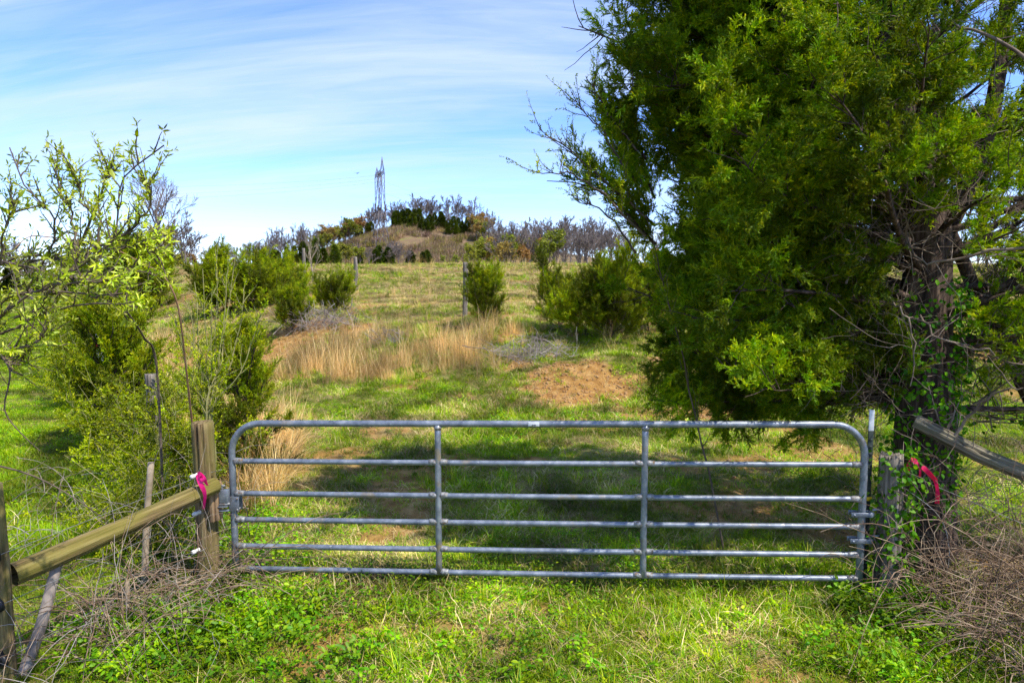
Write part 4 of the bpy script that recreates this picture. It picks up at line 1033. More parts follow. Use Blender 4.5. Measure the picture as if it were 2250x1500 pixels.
# leafy vine on the old post and the trunk
def vine(name, label, pts_fn, n, seed, big_n=110):
    rng = np.random.default_rng(seed)
    t = thing(name, label, 'vine', pts_fn(rng, 1)[0][0] * np.array([1, 1, 0]))
    base = np.array(t.location)
    pos, nr_ = pts_fn(rng, n)
    pos = pos - base
    st = []
    for k in range(14):
        i = rng.choice(n, 6, replace=False); q = pos[i][np.argsort(pos[i][:, 2])]; st.append((smooth_path(q, 18), np.linspace(0.006, 0.002, 18)))
    tubes('stems', st, M['twig'], 5, t, caps=False)
    d = unit(rng.normal(0, 0.6, (n, 3)) + np.array([0, 0, -0.5]) + nr_ * 0.5)
    me1 = []
    for k in range(3):
        v, f, tn = leaf_geo(np.zeros((1, 3)), np.array([[0, 0, 1.0]]), np.array([[0.0, 1, 0]]), 0.052, 0.036, [k / 2.5])
        me1.append(mesh_np('vine_leaf', v, f, M['ivy'], False, {'tone': tn}))
    eul = dir_to_euler(d, rng)
    for i in range(big_n):
        o = obj('leaf', me1[i % 3], t); o.location = pos[i].tolist(); o.rotation_euler = eul[i].tolist(); s_ = rng.uniform(0.7, 1.3); o.scale = (s_, s_, s_)
    v, f, tn = leaf_geo(pos[big_n:], d[big_n:], nr_[big_n:] + rng.normal(0, 0.4, (n - big_n, 3)), 0.048 * rng.uniform(0.6, 1.2, n - big_n), 0.034, rng.uniform(0, 1, n - big_n))
    o = obj('foliage', mesh_np('vine_foliage', v, f, M['ivy'], False, {'tone': tn}), t); o["kind"] = "stuff"
    return t
def on_post(cx, cy, r, z0, z1, bias):
    def fn(rng, n):
        z = z0 + (z1 - z0) * rng.beta(*bias, n); a = rng.uniform(-np.pi, np.pi, n) * 0.75 - np.pi / 2 + 0.6
        nr_ = np.stack([np.cos(a), np.sin(a), np.zeros(n)], 1)
        rr_ = r + np.abs(rng.normal(0, 0.05, n))
        return np.stack([cx + rr_ * np.cos(a), cy + rr_ * np.sin(a), z], 1), nr_
    return fn
vine('ivy_vine', 'green leafy vine climbing the old split post by the gate hinge', on_post(2.90, 5.08, 0.10, 0.0, 1.18, (0.9, 1.1)), 620, 61, 120)
vine('ivy_vine', 'dark green vine hanging over the cedar trunk above the log', on_post(3.46, 5.68, 0.22, 0.35, 2.5, (1.3, 1.5)), 1700, 62, 230)
vine('ivy_vine', 'leafy green vine sprig hanging at the right behind the log', on_post(4.25, 6.0, 0.25, 1.1, 2.3, (1, 1)), 160, 63, 40)

# wispy leafy branch poking out of the left side of the big cedar
def leafy_branch(name, label, cat, main, seed, key, nshoot, L, size, mat, parts=0, group=None, leafmat=None, r0=0.012):
    rng = np.random.default_rng(seed); base = np.array([main[0][0][0], main[0][0][1], 0])
    t = thing(name, label, cat, base, 0, group)
    polys = []; sp = []; sd_ = []
    for pts in main:
        n = 14; p = smooth_path(np.array(pts) - base, n) + rng.normal(0, 0.008, (n, 3)); polys.append((p, np.linspace(r0, 0.003, n)))
        T = unit(np.gradient(p, axis=0))
        for k in range(nshoot):
            f_ = rng.uniform(0.15, 1.0) * (n - 1); i = min(n - 2, int(f_)); q = p[i] + (p[i + 1] - p[i]) * (f_ - i)
            nd = unit(T[i] * 0.7 + rand_unit(rng, 1)[0] * 0.7 + np.array([0, 0, 0.35])); L2 = L * rng.uniform(0.4, 1.2)
            p2 = wander(rng, q, nd, L2, 6, 0.12, 0.05); polys.append((p2, np.linspace(0.004, 0.0012, 6)))
            m = max(3, int(L2 / 0.035)); tt = np.linspace(0.12, 1, m) * 5; ii_ = np.minimum(4, tt.astype(int))
            sp.append(p2[ii_] + (p2[ii_ + 1] - p2[ii_]) * (tt - ii_)[:, None]); sd_.append(unit(nd + rng.normal(0, 0.45, (m, 3))))
    tubes('branches', polys, mat, 6, t, caps=False)
    sp = np.concatenate(sp); sd_ = np.concatenate(sd_)
    if parts:
        idx = rng.permutation(len(sp))[:parts]
        ms = []
        for k in range(4):
            v, f, tn = leaf_geo(np.zeros((1, 3)), np.array([[0, 0, 1.0]]), np.array([[0.0, 1, 0]]), 0.046, 0.0135, [0.15 + k * 0.27])
            ms.append(mesh_np('shrub_leaf', v, f, leafmat, False, {'tone': tn}))
        e = dir_to_euler(unit(sd_[idx] + rng.normal(0, 0.6, (len(idx), 3))), rng)
        for j, i in enumerate(idx):
            o = obj('leaf', ms[j % 4], t); o.location = sp[i].tolist(); o.rotation_euler = e[j].tolist(); s_ = rng.uniform(0.75, 1.25); o.scale = (s_, s_, s_)
    c = spread('foliage', key, sp, dir_to_euler(sd_, rng), size * rng.uniform(0.7, 1.2, len(sp)), t, seed); c["kind"] = "stuff"
    return t

# ------------------------------------------------------------------ silvery shrub at the left
D = 3.1
shr = [
    [P(-420, 1150, 3.3), P(-120, 800, 3.2), P(7, 733, D), P(43, 713, D), P(110, 687, D), P(200, 667, 3.0), P(300, 672, 2.95)],
    [P(-420, 1150, 3.3), P(-60, 760, 3.2), P(90, 683, D), P(117, 623, D), P(177, 580, 3.0), P(247, 530, 3.0), P(250, 490, 3.0), P(265, 420, 3.0), P(283, 377, 3.0), P(363, 322, 2.95)],
    [P(-420, 1150, 3.3), P(-100, 780, 3.4), P(60, 640, 3.3), P(127, 490, 3.25), P(67, 427, 3.2), P(27, 330, 3.2)],
    [P(-420, 1150, 3.3), P(-150, 740, 3.0), P(-20, 600, 3.0), P(15, 500, 3.0), P(35, 450, 3.0)],
    [P(110, 640, 3.1), P(170, 560, 3.15), P(150, 470, 3.2), P(120, 370, 3.2)],
    [P(150, 610, 3.1), P(220, 500, 3.2), P(175, 430, 3.2), P(160, 375, 3.2)],
    [P(190, 570, 3.05), P(260, 520, 3.1), P(320, 470, 3.1), P(325, 400, 3.1)],
    [P(180, 580, 3.05), P(230, 560, 3.1), P(300, 540, 3.1), P(345, 560, 3.1)],
    [P(-100, 780, 3.2), P(0, 700, 3.0), P(80, 640, 2.95), P(160, 620, 2.9), P(240, 620, 2.9)],
    [P(-200, 860, 3.2), P(-40, 780, 3.0), P(20, 770, 2.95), P(70, 760, 2.95), P(105, 720, 2.9)],
    [P(-200, 860, 3.3), P(-60, 640, 3.3), P(60, 560, 3.3), P(200, 600, 3.3), P(300, 640, 3.3)],
    [P(140, 600, 3.2), P(200, 480, 3.3), P(230, 400, 3.3), P(240, 370, 3.3)],
    [P(-150, 760, 3.4), P(0, 620, 3.4), P(120, 560, 3.4), P(230, 590, 3.4), P(330, 600, 3.4)],
    [P(-150, 760, 3.1), P(0, 660, 3.1), P(100, 640, 3.1), P(200, 650, 3.1), P(310, 640, 3.1)],
    [P(-150, 700, 3.2), P(-30, 580, 3.2), P(80, 590, 3.2), P(180, 630, 3.2), P(280, 690, 3.2)],
    [P(-150, 860, 3.1), P(-30, 780, 3.1), P(20, 800, 3.1), P(60, 790, 3.1)],
]
leafy_branch('silvery_shrub', 'silvery green leafy shrub arching in from the left edge against the sky', 'shrub', shr, 71, 'olive', 24, 0.16, 0.66, M['olive_bark'], 300, None, M['olive'], 0.0075)
hang = [[P(-60, 700, 3.2), P(10, 790, 3.0), P(22, 830, 3.0), P(10, 900, 3.0), P(45, 950, 3.0), P(88, 990, 3.0)], [P(-60, 1010, 3.1), P(60, 1040, 3.1), P(150, 1085, 3.1), P(230, 1140, 3.1)]]
t = thing('bare_vine', 'bare drooping vine twigs hanging at the left edge over the field', 'vine', P(0, 800, 3.0) * np.array([1, 1, 0]))
pp = []
for h in hang:
    p = smooth_path(np.array(h) - np.array(t.location), 16); pp.append((p, np.linspace(0.005, 0.002, 16)))
    for k in range(5):
        i = brng.integers(3, 15); pp.append((wander(brng, p[i], rand_unit(brng, 1)[0], 0.12, 16, 0.1), np.linspace(0.002, 0.001, 16)))
tubes('stems', pp, M['olive_bark'], 5, t)

# cherry like sprigs sticking out of the cedar's left side
spr = [[P(1420, 480, 5.6), P(1330, 400, 5.5), P(1250, 330, 5.4), P(1185, 285, 5.4)], [P(1400, 430, 5.7), P(1330, 300, 5.6), P(1265, 225, 5.5)], [P(1400, 330, 5.7), P(1330, 240, 5.7), P(1285, 165, 5.6)],
       [P(1420, 520, 5.6), P(1320, 420, 5.4), P(1250, 385, 5.4), P(1175, 378, 5.35)], [P(1400, 560, 5.6), P(1330, 470, 5.5), P(1265, 440, 5.5)], [P(1420, 420, 5.8), P(1370, 300, 5.8), P(1340, 210, 5.8)]]
leafy_branch('leafy_sapling', 'thin dark leafed sapling branches poking from the big cedar into the sky', 'tree', [[np.array([1.9, 5.9, 0.0]), np.array([1.5, 5.8, 1.6]), spr[0][0]]] + spr, 73, 'shoot', 16, 0.26, 0.62, M['olive_bark'], 0, None, None, 0.010)
t = bpy.data.objects.get('leafy_sapling')
# dark cedar tufts among them belong to the cedar itself
rng = np.random.default_rng(8); sp2 = []; sd2 = []; pl = []
for pts in spr[:4] + [spr[5]]:
    p = smooth_path(np.array(pts) - np.array([*big_xy, 0]) + np.array([0.10, 0.12, -0.05]), 12); pl.append((p, np.linspace(0.012, 0.003, 12)))
    for k in range(26):
        f_ = rng.beta(1.0, 2.2) * 9.0; i = int(f_); q = p[i] + (p[i + 1] - p[i]) * (f_ - i); nd = unit(unit(p[i + 1] - p[i]) + rand_unit(rng, 1)[0] * 0.7 + [0, 0, 0.5]); m = 7
        sp2.append(q + nd * np.linspace(0.0, 0.22, m)[:, None] + rng.normal(0, 0.02, (m, 3))); sd2.append(unit(nd + rng.normal(0, 0.4, (m, 3))))
tubes('outer_boughs', pl, M['bark'], 5, big)
c = spread('outer_crown', 'cedar', np.concatenate(sp2), dir_to_euler(np.concatenate(sd2), rng), rng.uniform(0.7, 1.2, len(sp2) * 7), big, 5); c["kind"] = "stuff"

# ------------------------------------------------------------------ thicket along the left fence
def thicket(cx, cy, w, d, h, seed, label, nst=26, key='shoot', size=1.0):
    rng = np.random.default_rng(seed); t = thing('thicket_shrub', label, 'shrub', (cx, cy, hz(cx, cy)), 0, 'leafy shrubs on the left fence line')
    polys = []; sp = []; sd_ = []
    for k in range(nst):
        p0 = np.array([rng.uniform(-w, w) * 0.6, rng.uniform(-d, d) * 0.6, -0.03]); L = h * rng.uniform(0.55, 1.05)
        p = wander(rng, p0, np.array([rng.normal(0, 0.3), rng.normal(0, 0.3), 1]), L, 9, 0.13, 0.03); polys.append((p, np.linspace(0.008, 0.002, 9)))
        for j in range(15):
            f_ = rng.uniform(0.08, 1) * 8; i = min(7, int(f_)); q = p[i] + (p[i + 1] - p[i]) * (f_ - i)
            nd = unit(rand_unit(rng, 1)[0] + [0, 0, 0.35]); L2 = rng.uniform(0.12, 0.42); p2 = wander(rng, q, nd, L2, 9, 0.1); polys.append((p2, np.linspace(0.003, 0.001, 9)))
            m = int(L2 / 0.05) + 2; ii_ = rng.integers(1, 9, m); sp.append(p2[ii_]); sd_.append(unit(nd + rng.normal(0, 0.6, (m, 3))))
    tubes('stems', polys, M['green_stem'], 4, t, caps=False)
    sp = np.concatenate(sp); sd_ = np.concatenate(sd_)
    c = spread('foliage', key, sp, dir_to_euler(sd_, rng), size * rng.uniform(0.6, 1.2, len(sp)), t, seed); c["kind"] = "stuff"
thicket(-3.55, 7.1, 0.5, 0.6, 1.15, 201, 'bright green leafy thicket just left of the gate post top', 34, size=1.1)
thicket(-4.5, 8.2, 0.5, 0.6, 1.5, 202, 'leafy thicket round the grey fence post on the left', 34, size=1.15)
thicket(-5.9, 10.2, 0.7, 0.7, 1.9, 203, 'tall spring green thicket behind the bushy fence line cedar', 34, size=1.4)
thicket(-7.9, 13.2, 0.9, 1.0, 2.0, 204, 'farther green thicket along the left fence near the white stake', 36, size=1.7)
thicket(-3.4, 5.9, 0.4, 0.3, 0.75, 205, 'low twiggy thicket behind the sloping brace log', 20, size=0.9)
thicket(-10.5, 17.5, 1.1, 1.6, 1.9, 206, 'spring green thicket left of the pale dry grass lane', 34, size=2.2)
# tall sapling with green shoots behind the gate post
sap = []
b_ = P(462, 915, 5.75); foot = np.array([b_[0], 5.75, 0.0])
for uu, vv_, dd_ in ((480, 520, 5.9), (445, 590, 5.8), (500, 600, 5.8), (415, 655, 5.7), (540, 640, 5.9), (465, 640, 5.7), (575, 690, 5.9), (385, 700, 5.7), (430, 620, 6.0), (515, 560, 5.9)):
    e = P(uu, vv_, dd_); mid = (b_ * 0.55 + e * 0.45) + np.array([(e[0] - b_[0]) * 0.1, 0, -0.05]); sap.append([foot, b_ + brng.normal(0, 0.02, 3), mid, e])
leafy_branch('leafy_sapling', 'many stemmed sapling with fine spring leaves rising behind the left gate post', 'tree', sap, 75, 'shoot', 20, 0.20, 0.72, M['green_stem'], 0, None, None, 0.009)
# long arching cane
cane = smooth_path([P(430, 1000, 5.6), P(407, 793, 5.0), P(397, 707, 4.8), P(383, 647, 4.7), P(353, 600, 4.6), P(320, 583, 4.4), P(233, 540, 4.2), P(100, 520, 4.0), P(60, 522, 3.9), P(27, 552, 3.8)], 40)
cane[0, 2] = 0.0
o = tubes('arching_cane', [(cane, np.linspace(0.008, 0.002, 40))], M['rust_cane'], 7)
tag(o, 'long bare reddish cane arching left over the silvery shrub', 'cane')
o = tubes('slanting_cane', [(smooth_path([P(345, 830, 6.0) * [1, 1, 0], P(345, 815, 6.0), P(315, 740, 5.6), P(275, 680, 5.0), P(240, 640, 4.6)], 24), np.linspace(0.012, 0.005, 24))], M['olive_bark'], 7)
tag(o, 'dark bare stem slanting up left through the fence line shrubs', 'cane')

# stems near the brace
def stub(pts, r, label, mat='pale_bark', name='cut_stem'):
    p = smooth_path(pts, 10); o = tubes(name, [(p, np.linspace(r * 1.1, r, 10))], M[mat], 10); return tag(o, label, 'stem')
stub([P(318, 1290, 5.25), P(322, 1150, 5.3), P(332, 1015, 5.35)], 0.024, 'pale cut sapling stem standing behind the brace log')
stub([P(280, 1340, 4.75), P(279, 1275, 4.78)], 0.017, 'short pale sawn off stub below the brace log')
stub([P(30, 1530, 3.95), P(85, 1390, 4.1), P(112, 1290, 4.2), P(132, 1215, 4.3)], 0.032, 'grey crooked sapling trunk leaning under the brace log', 'brush', 'leaning_trunk')

# tangles of dead bramble
def tangle(name, label, n, fn, seed, mat, rmin=0.002, rmax=0.005, L=(0.3, 0.9), arch=0.9):
    rng = np.random.default_rng(seed); polys = []
    for k in range(n):
        p0, d0 = fn(rng); l_ = rng.uniform(*L); a = unit(np.array(d0)); p = [np.array(p0, float)]; st_ = l_ / 9
        side = rand_unit(rng, 1)[0]
        for j in range(9):
            a = unit(a + side * 0.10 + np.array([0, 0, -arch * 0.18]) + rng.normal(0, 0.12, 3)); q = p[-1] + a * st_
            g = 0.01; q[2] = max(q[2], g); p.append(q)
        r = rng.uniform(rmin, rmax); polys.append((np.array(p), np.linspace(r, r * 0.4, 10)))
    o = tubes(name, polys, M[mat], 4, caps=False)
    return tag(o, label, 'brambles', kind='stuff')
def fn_left(rng):
    t = rng.uniform(0, 1); x = -2.95 + 0.75 * t + rng.normal(0, 0.22); y = 4.05 + 1.25 * t + rng.normal(0, 0.26)
    return (x, y, abs(rng.normal(0, 0.16))), (rng.normal(0, 0.8), rng.normal(0, 0.6), abs(rng.normal(0.7, 0.4)))
tangle('dead_bramble', 'tangle of dead tan bramble stems under the sloping brace log', 300, fn_left, 301, 'bramble', 0.0015, 0.0048, (0.25, 1.2))
tangle('dead_vine', 'thin grey dead vines trailing under the sloping brace log', 90, fn_left, 311, 'brush', 0.001, 0.003, (0.3, 1.3))
def fn_left2(rng):
    return (rng.uniform(-4.6, -2.6), rng.uniform(5.4, 7.6), abs(rng.normal(0, 0.25))), (rng.normal(0, 0.8), rng.normal(0, 0.6), abs(rng.normal(0.7, 0.5)))
tangle('dead_bramble', 'thin pale dead stems through the left fence thicket', 170, fn_left2, 302, 'brush', 0.0015, 0.004, (0.3, 0.8))
def fn_right(rng):
    t = rng.uniform(0, 1) ** 0.8; x = 3.05 + 1.5 * t + rng.normal(0, 0.15) - 0.4 * rng.uniform(); y = 5.1 - 1.35 * rng.uniform(0, 1) + rng.normal(0, 0.1)
    return (x, y, abs(rng.normal(0, 0.2))), (rng.normal(-0.1, 0.8), rng.normal(0, 0.6), abs(rng.normal(0.8, 0.5)))
tangle('dead_bramble', 'dense heap of dead tan bramble stems at the lower right corner', 1150, fn_right, 303, 'bramble', 0.0016, 0.0052, (0.25, 1.2))
def fn_right2(rng):
    return (rng.uniform(2.9, 4.6), rng.uniform(5.0, 6.4), abs(rng.normal(0.3, 0.35))), (rng.normal(0, 0.8), rng.normal(0, 0.6), rng.normal(0.6, 0.6))
tangle('dead_bramble', 'grey dead vines round the old post and the cedar trunk', 330, fn_right2, 304, 'twig', 0.0015, 0.004, (0.3, 0.9))

# brush piles
def brush_pile(u, d, w, h, n, seed, label):
    rng = np.random.default_rng(seed); x = (u - 1125) / 1500 * d; t = thing('brush_pile', label, 'brush pile', (x, d, hz(x, d)), 0, 'piles of grey dead branches'); polys = []
    for k in range(n):
        c = np.array([rng.normal(0, w * 0.42), rng.normal(0, w * 0.25), abs(rng.normal(0, h * 0.45))]); dr = unit(np.array([rng.normal(0.3, 0.8), rng.normal(0, 0.6), rng.normal(-0.25, 0.75)])); L = rng.uniform(0.2, 0.95) * w
        polys.append((wander(rng, c - dr * L / 2, dr, L, 6, 0.13), np.linspace(0.0035 + 0.011 * rng.uniform() ** 3, 0.002, 6)))
    tubes('sticks', polys, M['brush'], 4, t, caps=False)
brush_pile(715, 21.0, 1.3, 0.55, 260, 401, 'grey pile of dead branches beside the low cedar bushes on the bank')
brush_pile(1165, 15.6, 1.15, 0.32, 240, 402, 'low grey heap of dead branches above the bare soil bank')
brush_pile(850, 18.2, 0.7, 0.4, 80, 403, 'small grey twig heap within the golden broomsedge')

# ------------------------------------------------------------------ pale sapling and bare trees
def bare_tree_mesh(seed, H, r, levels=4, kids=(6, 5, 4, 4), sa=0.55, up=0.05, ratio=0.58, min_r=0.012, wob=0.09):
    rng = np.random.default_rng(seed); polys = []; tips = []
    trunk = wander(rng, (0, 0, -0.3), (rng.normal(0, .05), rng.normal(0, .05), 1), H * 0.62, 8, 0.05, 0.02)
    polys.append((trunk, np.linspace(r, r * 0.45, 8)))
    T = unit(np.gradient(trunk, axis=0))
    for k in range(kids[0] + 2):
        t = 0.3 + 0.7 * (k + rng.uniform(0, 1)) / (kids[0] + 2); i = min(6, int(t * 7)); q = trunk[i] + (trunk[i + 1] - trunk[i]) * (t * 7 - i)
        az = k * 2.4 + rng.uniform(-.4, .4); a = sa * rng.uniform(0.7, 1.3) * (1.25 - 0.6 * t)
        d = np.array([math.cos(az) * math.sin(a), math.sin(az) * math.sin(a), math.cos(a)])
        branching(rng, q, d, H * 0.42 * rng.uniform(0.75, 1.1) * (1.2 - 0.45 * t), r * 0.42, levels - 2, kids[1:], wob, up, sa, ratio, polys, tips, 6, min_r)
    return polys, tips
def bare_tree(name, label, loc, seed, H, r, mat, group=None, **kw):
    t = thing(name, label, 'tree', loc, 0, group); polys, tips = bare_tree_mesh(seed, H, r, **kw)
    tubes('trunk', polys[:1], M[mat], 7, t); tubes('crown', polys[1:], M[mat], 4, t, caps=False)
    return t, tips
x_ = (690 - 1125) / 1500 * 36.0
bare_tree('bare_sapling', 'pale bare sapling beside the farthest hillside fence post', (x_, 36, hz(x_, 36)), 501, 3.1, 0.05, 'pale_bark', kids=(4, 3, 3), levels=4, min_r=0.006, sa=0.5)
x_ = (372 - 1125) / 1500 * 58.0
bare_tree('bare_tree', 'bare spreading grey tree behind the silvery shrub against the sky', (x_, 58, hz(x_, 58)), 502, 9.0, 0.2, 'far_bark', kids=(7, 6, 5, 4), levels=5, min_r=0.010, sa=0.65)

# ------------------------------------------------------------------ far woodland
frng = np.random.default_rng(909)
def leaf_cloud(rng, pts, n, size, spreadv):
    i = rng.integers(0, len(pts), n); p = pts[i] + rng.normal(0, spreadv, (n, 3)); d = rand_unit(rng, n)
    s = unit(np.cross(d, rand_unit(rng, n))); L = size * rng.uniform(0.6, 1.4, n)[:, None]
    V = np.stack([p - s * L * 0.5, p + s * L * 0.5, p + d * L], 1).reshape(-1, 3)
    return V, np.arange(3 * n).reshape(-1, 3), np.repeat(rng.uniform(0, 1, n), 3)
def far_leafy(name, seed, H, mat, n, size):
    t = bpy.data.objects.new(name, None); COL.objects.link(t); polys, tips = bare_tree_mesh(seed, H, H * 0.016, levels=4, kids=(6, 5, 4), min_r=0.035)
    tubes('trunk', polys, M['far_bark'], 3, t, caps=False)
    tp = np.concatenate([p for p, _ in tips]); v, f, tn = leaf_cloud(np.random.default_rng(seed), tp, n, size, H * 0.02)
    c = obj('crown', mesh_np('far_crown', v, [f], mat, False, {'tone': tn}), t); c["kind"] = "stuff"
    return t
def far_bare(name, seed, H):
    t = bpy.data.objects.new(name, None); COL.objects.link(t); polys, tips = bare_tree_mesh(seed, H, H * 0.019, levels=5, kids=(7, 5, 4, 3), min_r=0.036, sa=0.5)
    tubes('trunk', polys[:1], M['far_bark'], 5, t); tubes('crown', polys[1:], M['far_bark'], 3, t, caps=False)
    return t
def far_cedar(name, seed, H, R):
    rng = np.random.default_rng(seed); t = bpy.data.objects.new(name, None); COL.objects.link(t)
    tubes('trunk', [(np.array([[0, 0, -0.4], [0, 0, H * 0.5], [0, 0, H * 0.95]]), np.array([H * 0.02, H * 0.014, 0.02]))], M['far_bark'], 6, t)
    n = 3600; z = H * (0.04 + 0.96 * rng.beta(1.1, 1.35, n)); az = rng.uniform(0, 2 * np.pi, n)
    lump = 0.45 + 0.95 * vnoise(az * 2.0, z / H * 8, seed)
    rr_ = R * ((1 - z / H) ** 0.6) * (0.6 + 0.4 * np.minimum(1, z / H * 5)) * lump * np.sqrt(rng.uniform(0.25, 1, n)) + 0.05
    p = np.stack([rr_ * np.cos(az), rr_ * np.sin(az), z], 1)
    d = unit(np.stack([np.cos(az), np.sin(az), rng.uniform(0.1, 1.1, n)], 1) + rng.normal(0, 0.4, (n, 3))); s = unit(np.cross(d, rand_unit(rng, n))); L = H * 0.055 * rng.uniform(0.6, 1.4, n)[:, None]
    V = np.stack([p - s * L * 0.28, p + s * L * 0.28, p + d * L], 1).reshape(-1, 3)
    c = obj('crown', mesh_np('far_cedar_crown', V, [np.arange(3 * n).reshape(-1, 3)], M['far_cedar'], False, {'tone': np.repeat(rng.uniform(0, 1, n), 3)}), t); c["kind"] = "stuff"
    return t
FP = {'bare': [far_bare('bare_tree', 600 + k, 10) for k in range(4)], 'cedar': [far_cedar('evergreen_tree', 620 + k, 8, 2.4) for k in range(3)],
      'green': [far_leafy('budding_tree', 640 + k, 9, M['far_green'], 1500, 0.34) for k in range(3)], 'gold': [far_leafy('budding_tree', 660 + k, 9, M['far_gold'], 1300, 0.32) for k in range(2)]}
used = set()
LB = {'bare': ('bare grey leafless tree in the far wood on the pylon hill', 'bare trees in the far wood'), 'cedar': ('dark evergreen tree in the far wood on the pylon hill', 'dark evergreens in the far wood'),
      'green': ('yellow green budding tree in the far wood on the pylon hill', 'green budding trees in the far wood'), 'gold': ('golden brown budding tree in the far wood on the pylon hill', 'golden budding trees in the far wood')}
def far_tree(kind, u, d, h, label=None):
    x = (u - 1125) / 1500 * d; k = int(frng.integers(0, len(FP[kind]))); base = {'bare': 10, 'cedar': 8, 'green': 9, 'gold': 9}[kind]
    sc = h / base; w = sc * frng.uniform(0.8, 1.35)
    src = FP[kind][k]
    loc = (x, d, hz(x, d) - 0.1)
    if (kind, k) not in used:
        used.add((kind, k)); o = src; o.location = loc; o.rotation_euler = (0, 0, frng.uniform(0, 6.28)); o.scale = (w, w, sc)
    else:
        o = copy_tree(src, loc, frng.uniform(0, 6.28), (w, w, sc))
    tag(o, label or LB[kind][0], 'tree', LB[kind][1])
ORD = 'first second third fourth fifth sixth seventh eighth ninth tenth eleventh twelfth thirteenth fourteenth fifteenth sixteenth seventeenth eighteenth nineteenth twentieth twenty-first twenty-second twenty-third twenty-fourth twenty-fifth twenty-sixth'.split()
def row(kind, u0, u1, n, d0, d1, h0, h1, label=None):
    for k in range(n):
        far_tree(kind, u0 + (u1 - u0) * (k + frng.uniform(0.1, 0.9)) / n, frng.uniform(d0, d1), frng.uniform(h0, h1), label + ', %s from left' % ORD[k])
# summit and ridge
row('bare', 690, 800, 7, 372, 395, 14, 18, 'bare tree on the hilltop left of the pylon'); row('bare', 800, 1000, 18, 378, 402, 16, 20, 'bare tree on the hilltop behind the dark evergreens'); row('bare', 1000, 1090, 7, 365, 395, 15, 20, 'bare tree at the right end of the hilltop'); row('bare', 590, 700, 9, 300, 345, 13, 19, 'bare tree on the left shoulder of the pylon hill')
row('cedar', 865, 925, 8, 358, 374, 8, 11, 'dark evergreen on the hilltop just right of the pylon'); row('cedar', 925, 1050, 13, 348, 370, 6, 9.5, 'dark evergreen in the row down the right of the hilltop'); row('cedar', 780, 830, 4, 360, 372, 6, 8, 'dark evergreen on the hilltop left of the pylon legs')
row('gold', 700, 800, 10, 350, 375, 11, 15, 'golden brown budding tree left of the pylon'); row('green', 660, 800, 7, 330, 358, 10, 14, 'yellow green budding tree on the left slope of the pylon hill'); row('gold', 1030, 1090, 4, 340, 360, 10, 13, 'golden budding tree at the right end of the hilltop row'); row('green', 1040, 1080, 2, 330, 345, 10, 12, 'yellow green tree at the right end of the hilltop row')
# slope below the pylon
row('cedar', 645, 740, 6, 225, 260, 7, 11, 'dark evergreen at the hill foot above the pale sapling'); row('cedar', 790, 870, 4, 235, 265, 5, 9, 'dark evergreen at the hill foot below the pylon'); row('cedar', 900, 950, 3, 245, 265, 6, 8, 'dark evergreen at the hill foot right of the pylon'); row('green', 740, 800, 4, 250, 275, 8, 11, 'yellow green tree at the hill foot left of the pylon')
row('bare', 840, 900, 5, 240, 265, 8, 11, 'pale bare tree at the hill foot below the pylon'); row('bare', 780, 830, 2, 240, 260, 8, 10, 'bare tree between the evergreens at the hill foot'); row('cedar', 560, 640, 5, 260, 300, 6, 9, 'dark evergreen at the far left foot of the hill'); row('bare', 540, 620, 7, 280, 320, 9, 13, 'bare tree at the far left foot of the hill'); row('green', 530, 600, 4, 280, 310, 7, 10, 'pale green tree at the far left foot of the hill'); row('green', 960, 1040, 3, 255, 275, 5, 6, 'small green tree on the right hill slope')
# lower wood to the right behind the field
row('bare', 1080, 1340, 26, 215, 260, 13, 19, 'bare purple grey tree at the back of the wood beyond the crest'); row('green', 1030, 1200, 13, 165, 200, 8, 11, 'willowy green budding tree at the front of the wood beyond the crest'); row('gold', 1060, 1200, 8, 170, 200, 8, 11, 'golden budding tree in the wood beyond the crest'); row('bare', 1090, 1350, 14, 170, 205, 8, 12, 'bare tree at the front of the wood beyond the crest')
row('bare', 1350, 2250, 14, 190, 260, 12, 17, 'bare tree far behind the big cedar'); row('gold', 1350, 2200, 5, 180, 230, 7, 10, 'golden budding tree far behind the big cedar')
far_tree('green', 1215, 165, 11.0, 'bright yellow green tree in the wood beyond the field crest')
# trees along the far side of the left field
row('bare', -60, 420, 14, 85, 130, 6, 9, 'bare tree beyond the left field'); row('green', -60, 430, 12, 75, 110, 4, 6, 'spring green tree beyond the left field'); row('cedar', 0, 420, 7, 75, 110, 3.5, 6, 'dark evergreen beyond the left field'); row('bare', 380, 540, 7, 140, 200, 6, 9, 'bare tree behind the left cedar row'); row('gold', 380, 530, 5, 120, 180, 4, 6, 'golden budding tree behind the left cedar row')
# brushy cover on the hill's front slope
n = 5200; u = frng.uniform(640, 1110, n); d = frng.uniform(262, 376, n); x = (u - 1125) / 1500 * d; ok = fbm(x * 0.06, d * 0.06, 17) > 0.36; x, d = x[ok], d[ok]
PR['scrub'] = []
for k in range(3):
    rng = np.random.default_rng(700 + k); m = 70; p0 = rng.normal(0, 0.5, (m, 3)) * [1, 1, 0.1]; dd_ = unit(rng.normal(0, 0.5, (m, 3)) + [0, 0, 1]); L = rng.uniform(0.5, 1.6, m)[:, None]; s_ = unit(np.cross(dd_, rand_unit(rng, m))) * 0.05
    V = np.stack([p0 - s_, p0 + s_, p0 + dd_ * L], 1).reshape(-1, 3)
    PR['scrub'].append(obj('a_scrub_%d' % k, mesh_np('a_scrub', V, [np.arange(3 * m).reshape(-1, 3)], leaf_mat('hill_scrub_%d' % k, [(0, [(0.17, .11, .07), (0.2, .17, .05), (.2, .13, .09)][k]), (1, [(0.36, .25, .16), (0.36, .31, .10), (.40, .30, .22)][k])], 0.2), False, {'tone': np.repeat(rng.uniform(0, 1, m), 3)}), link=False))
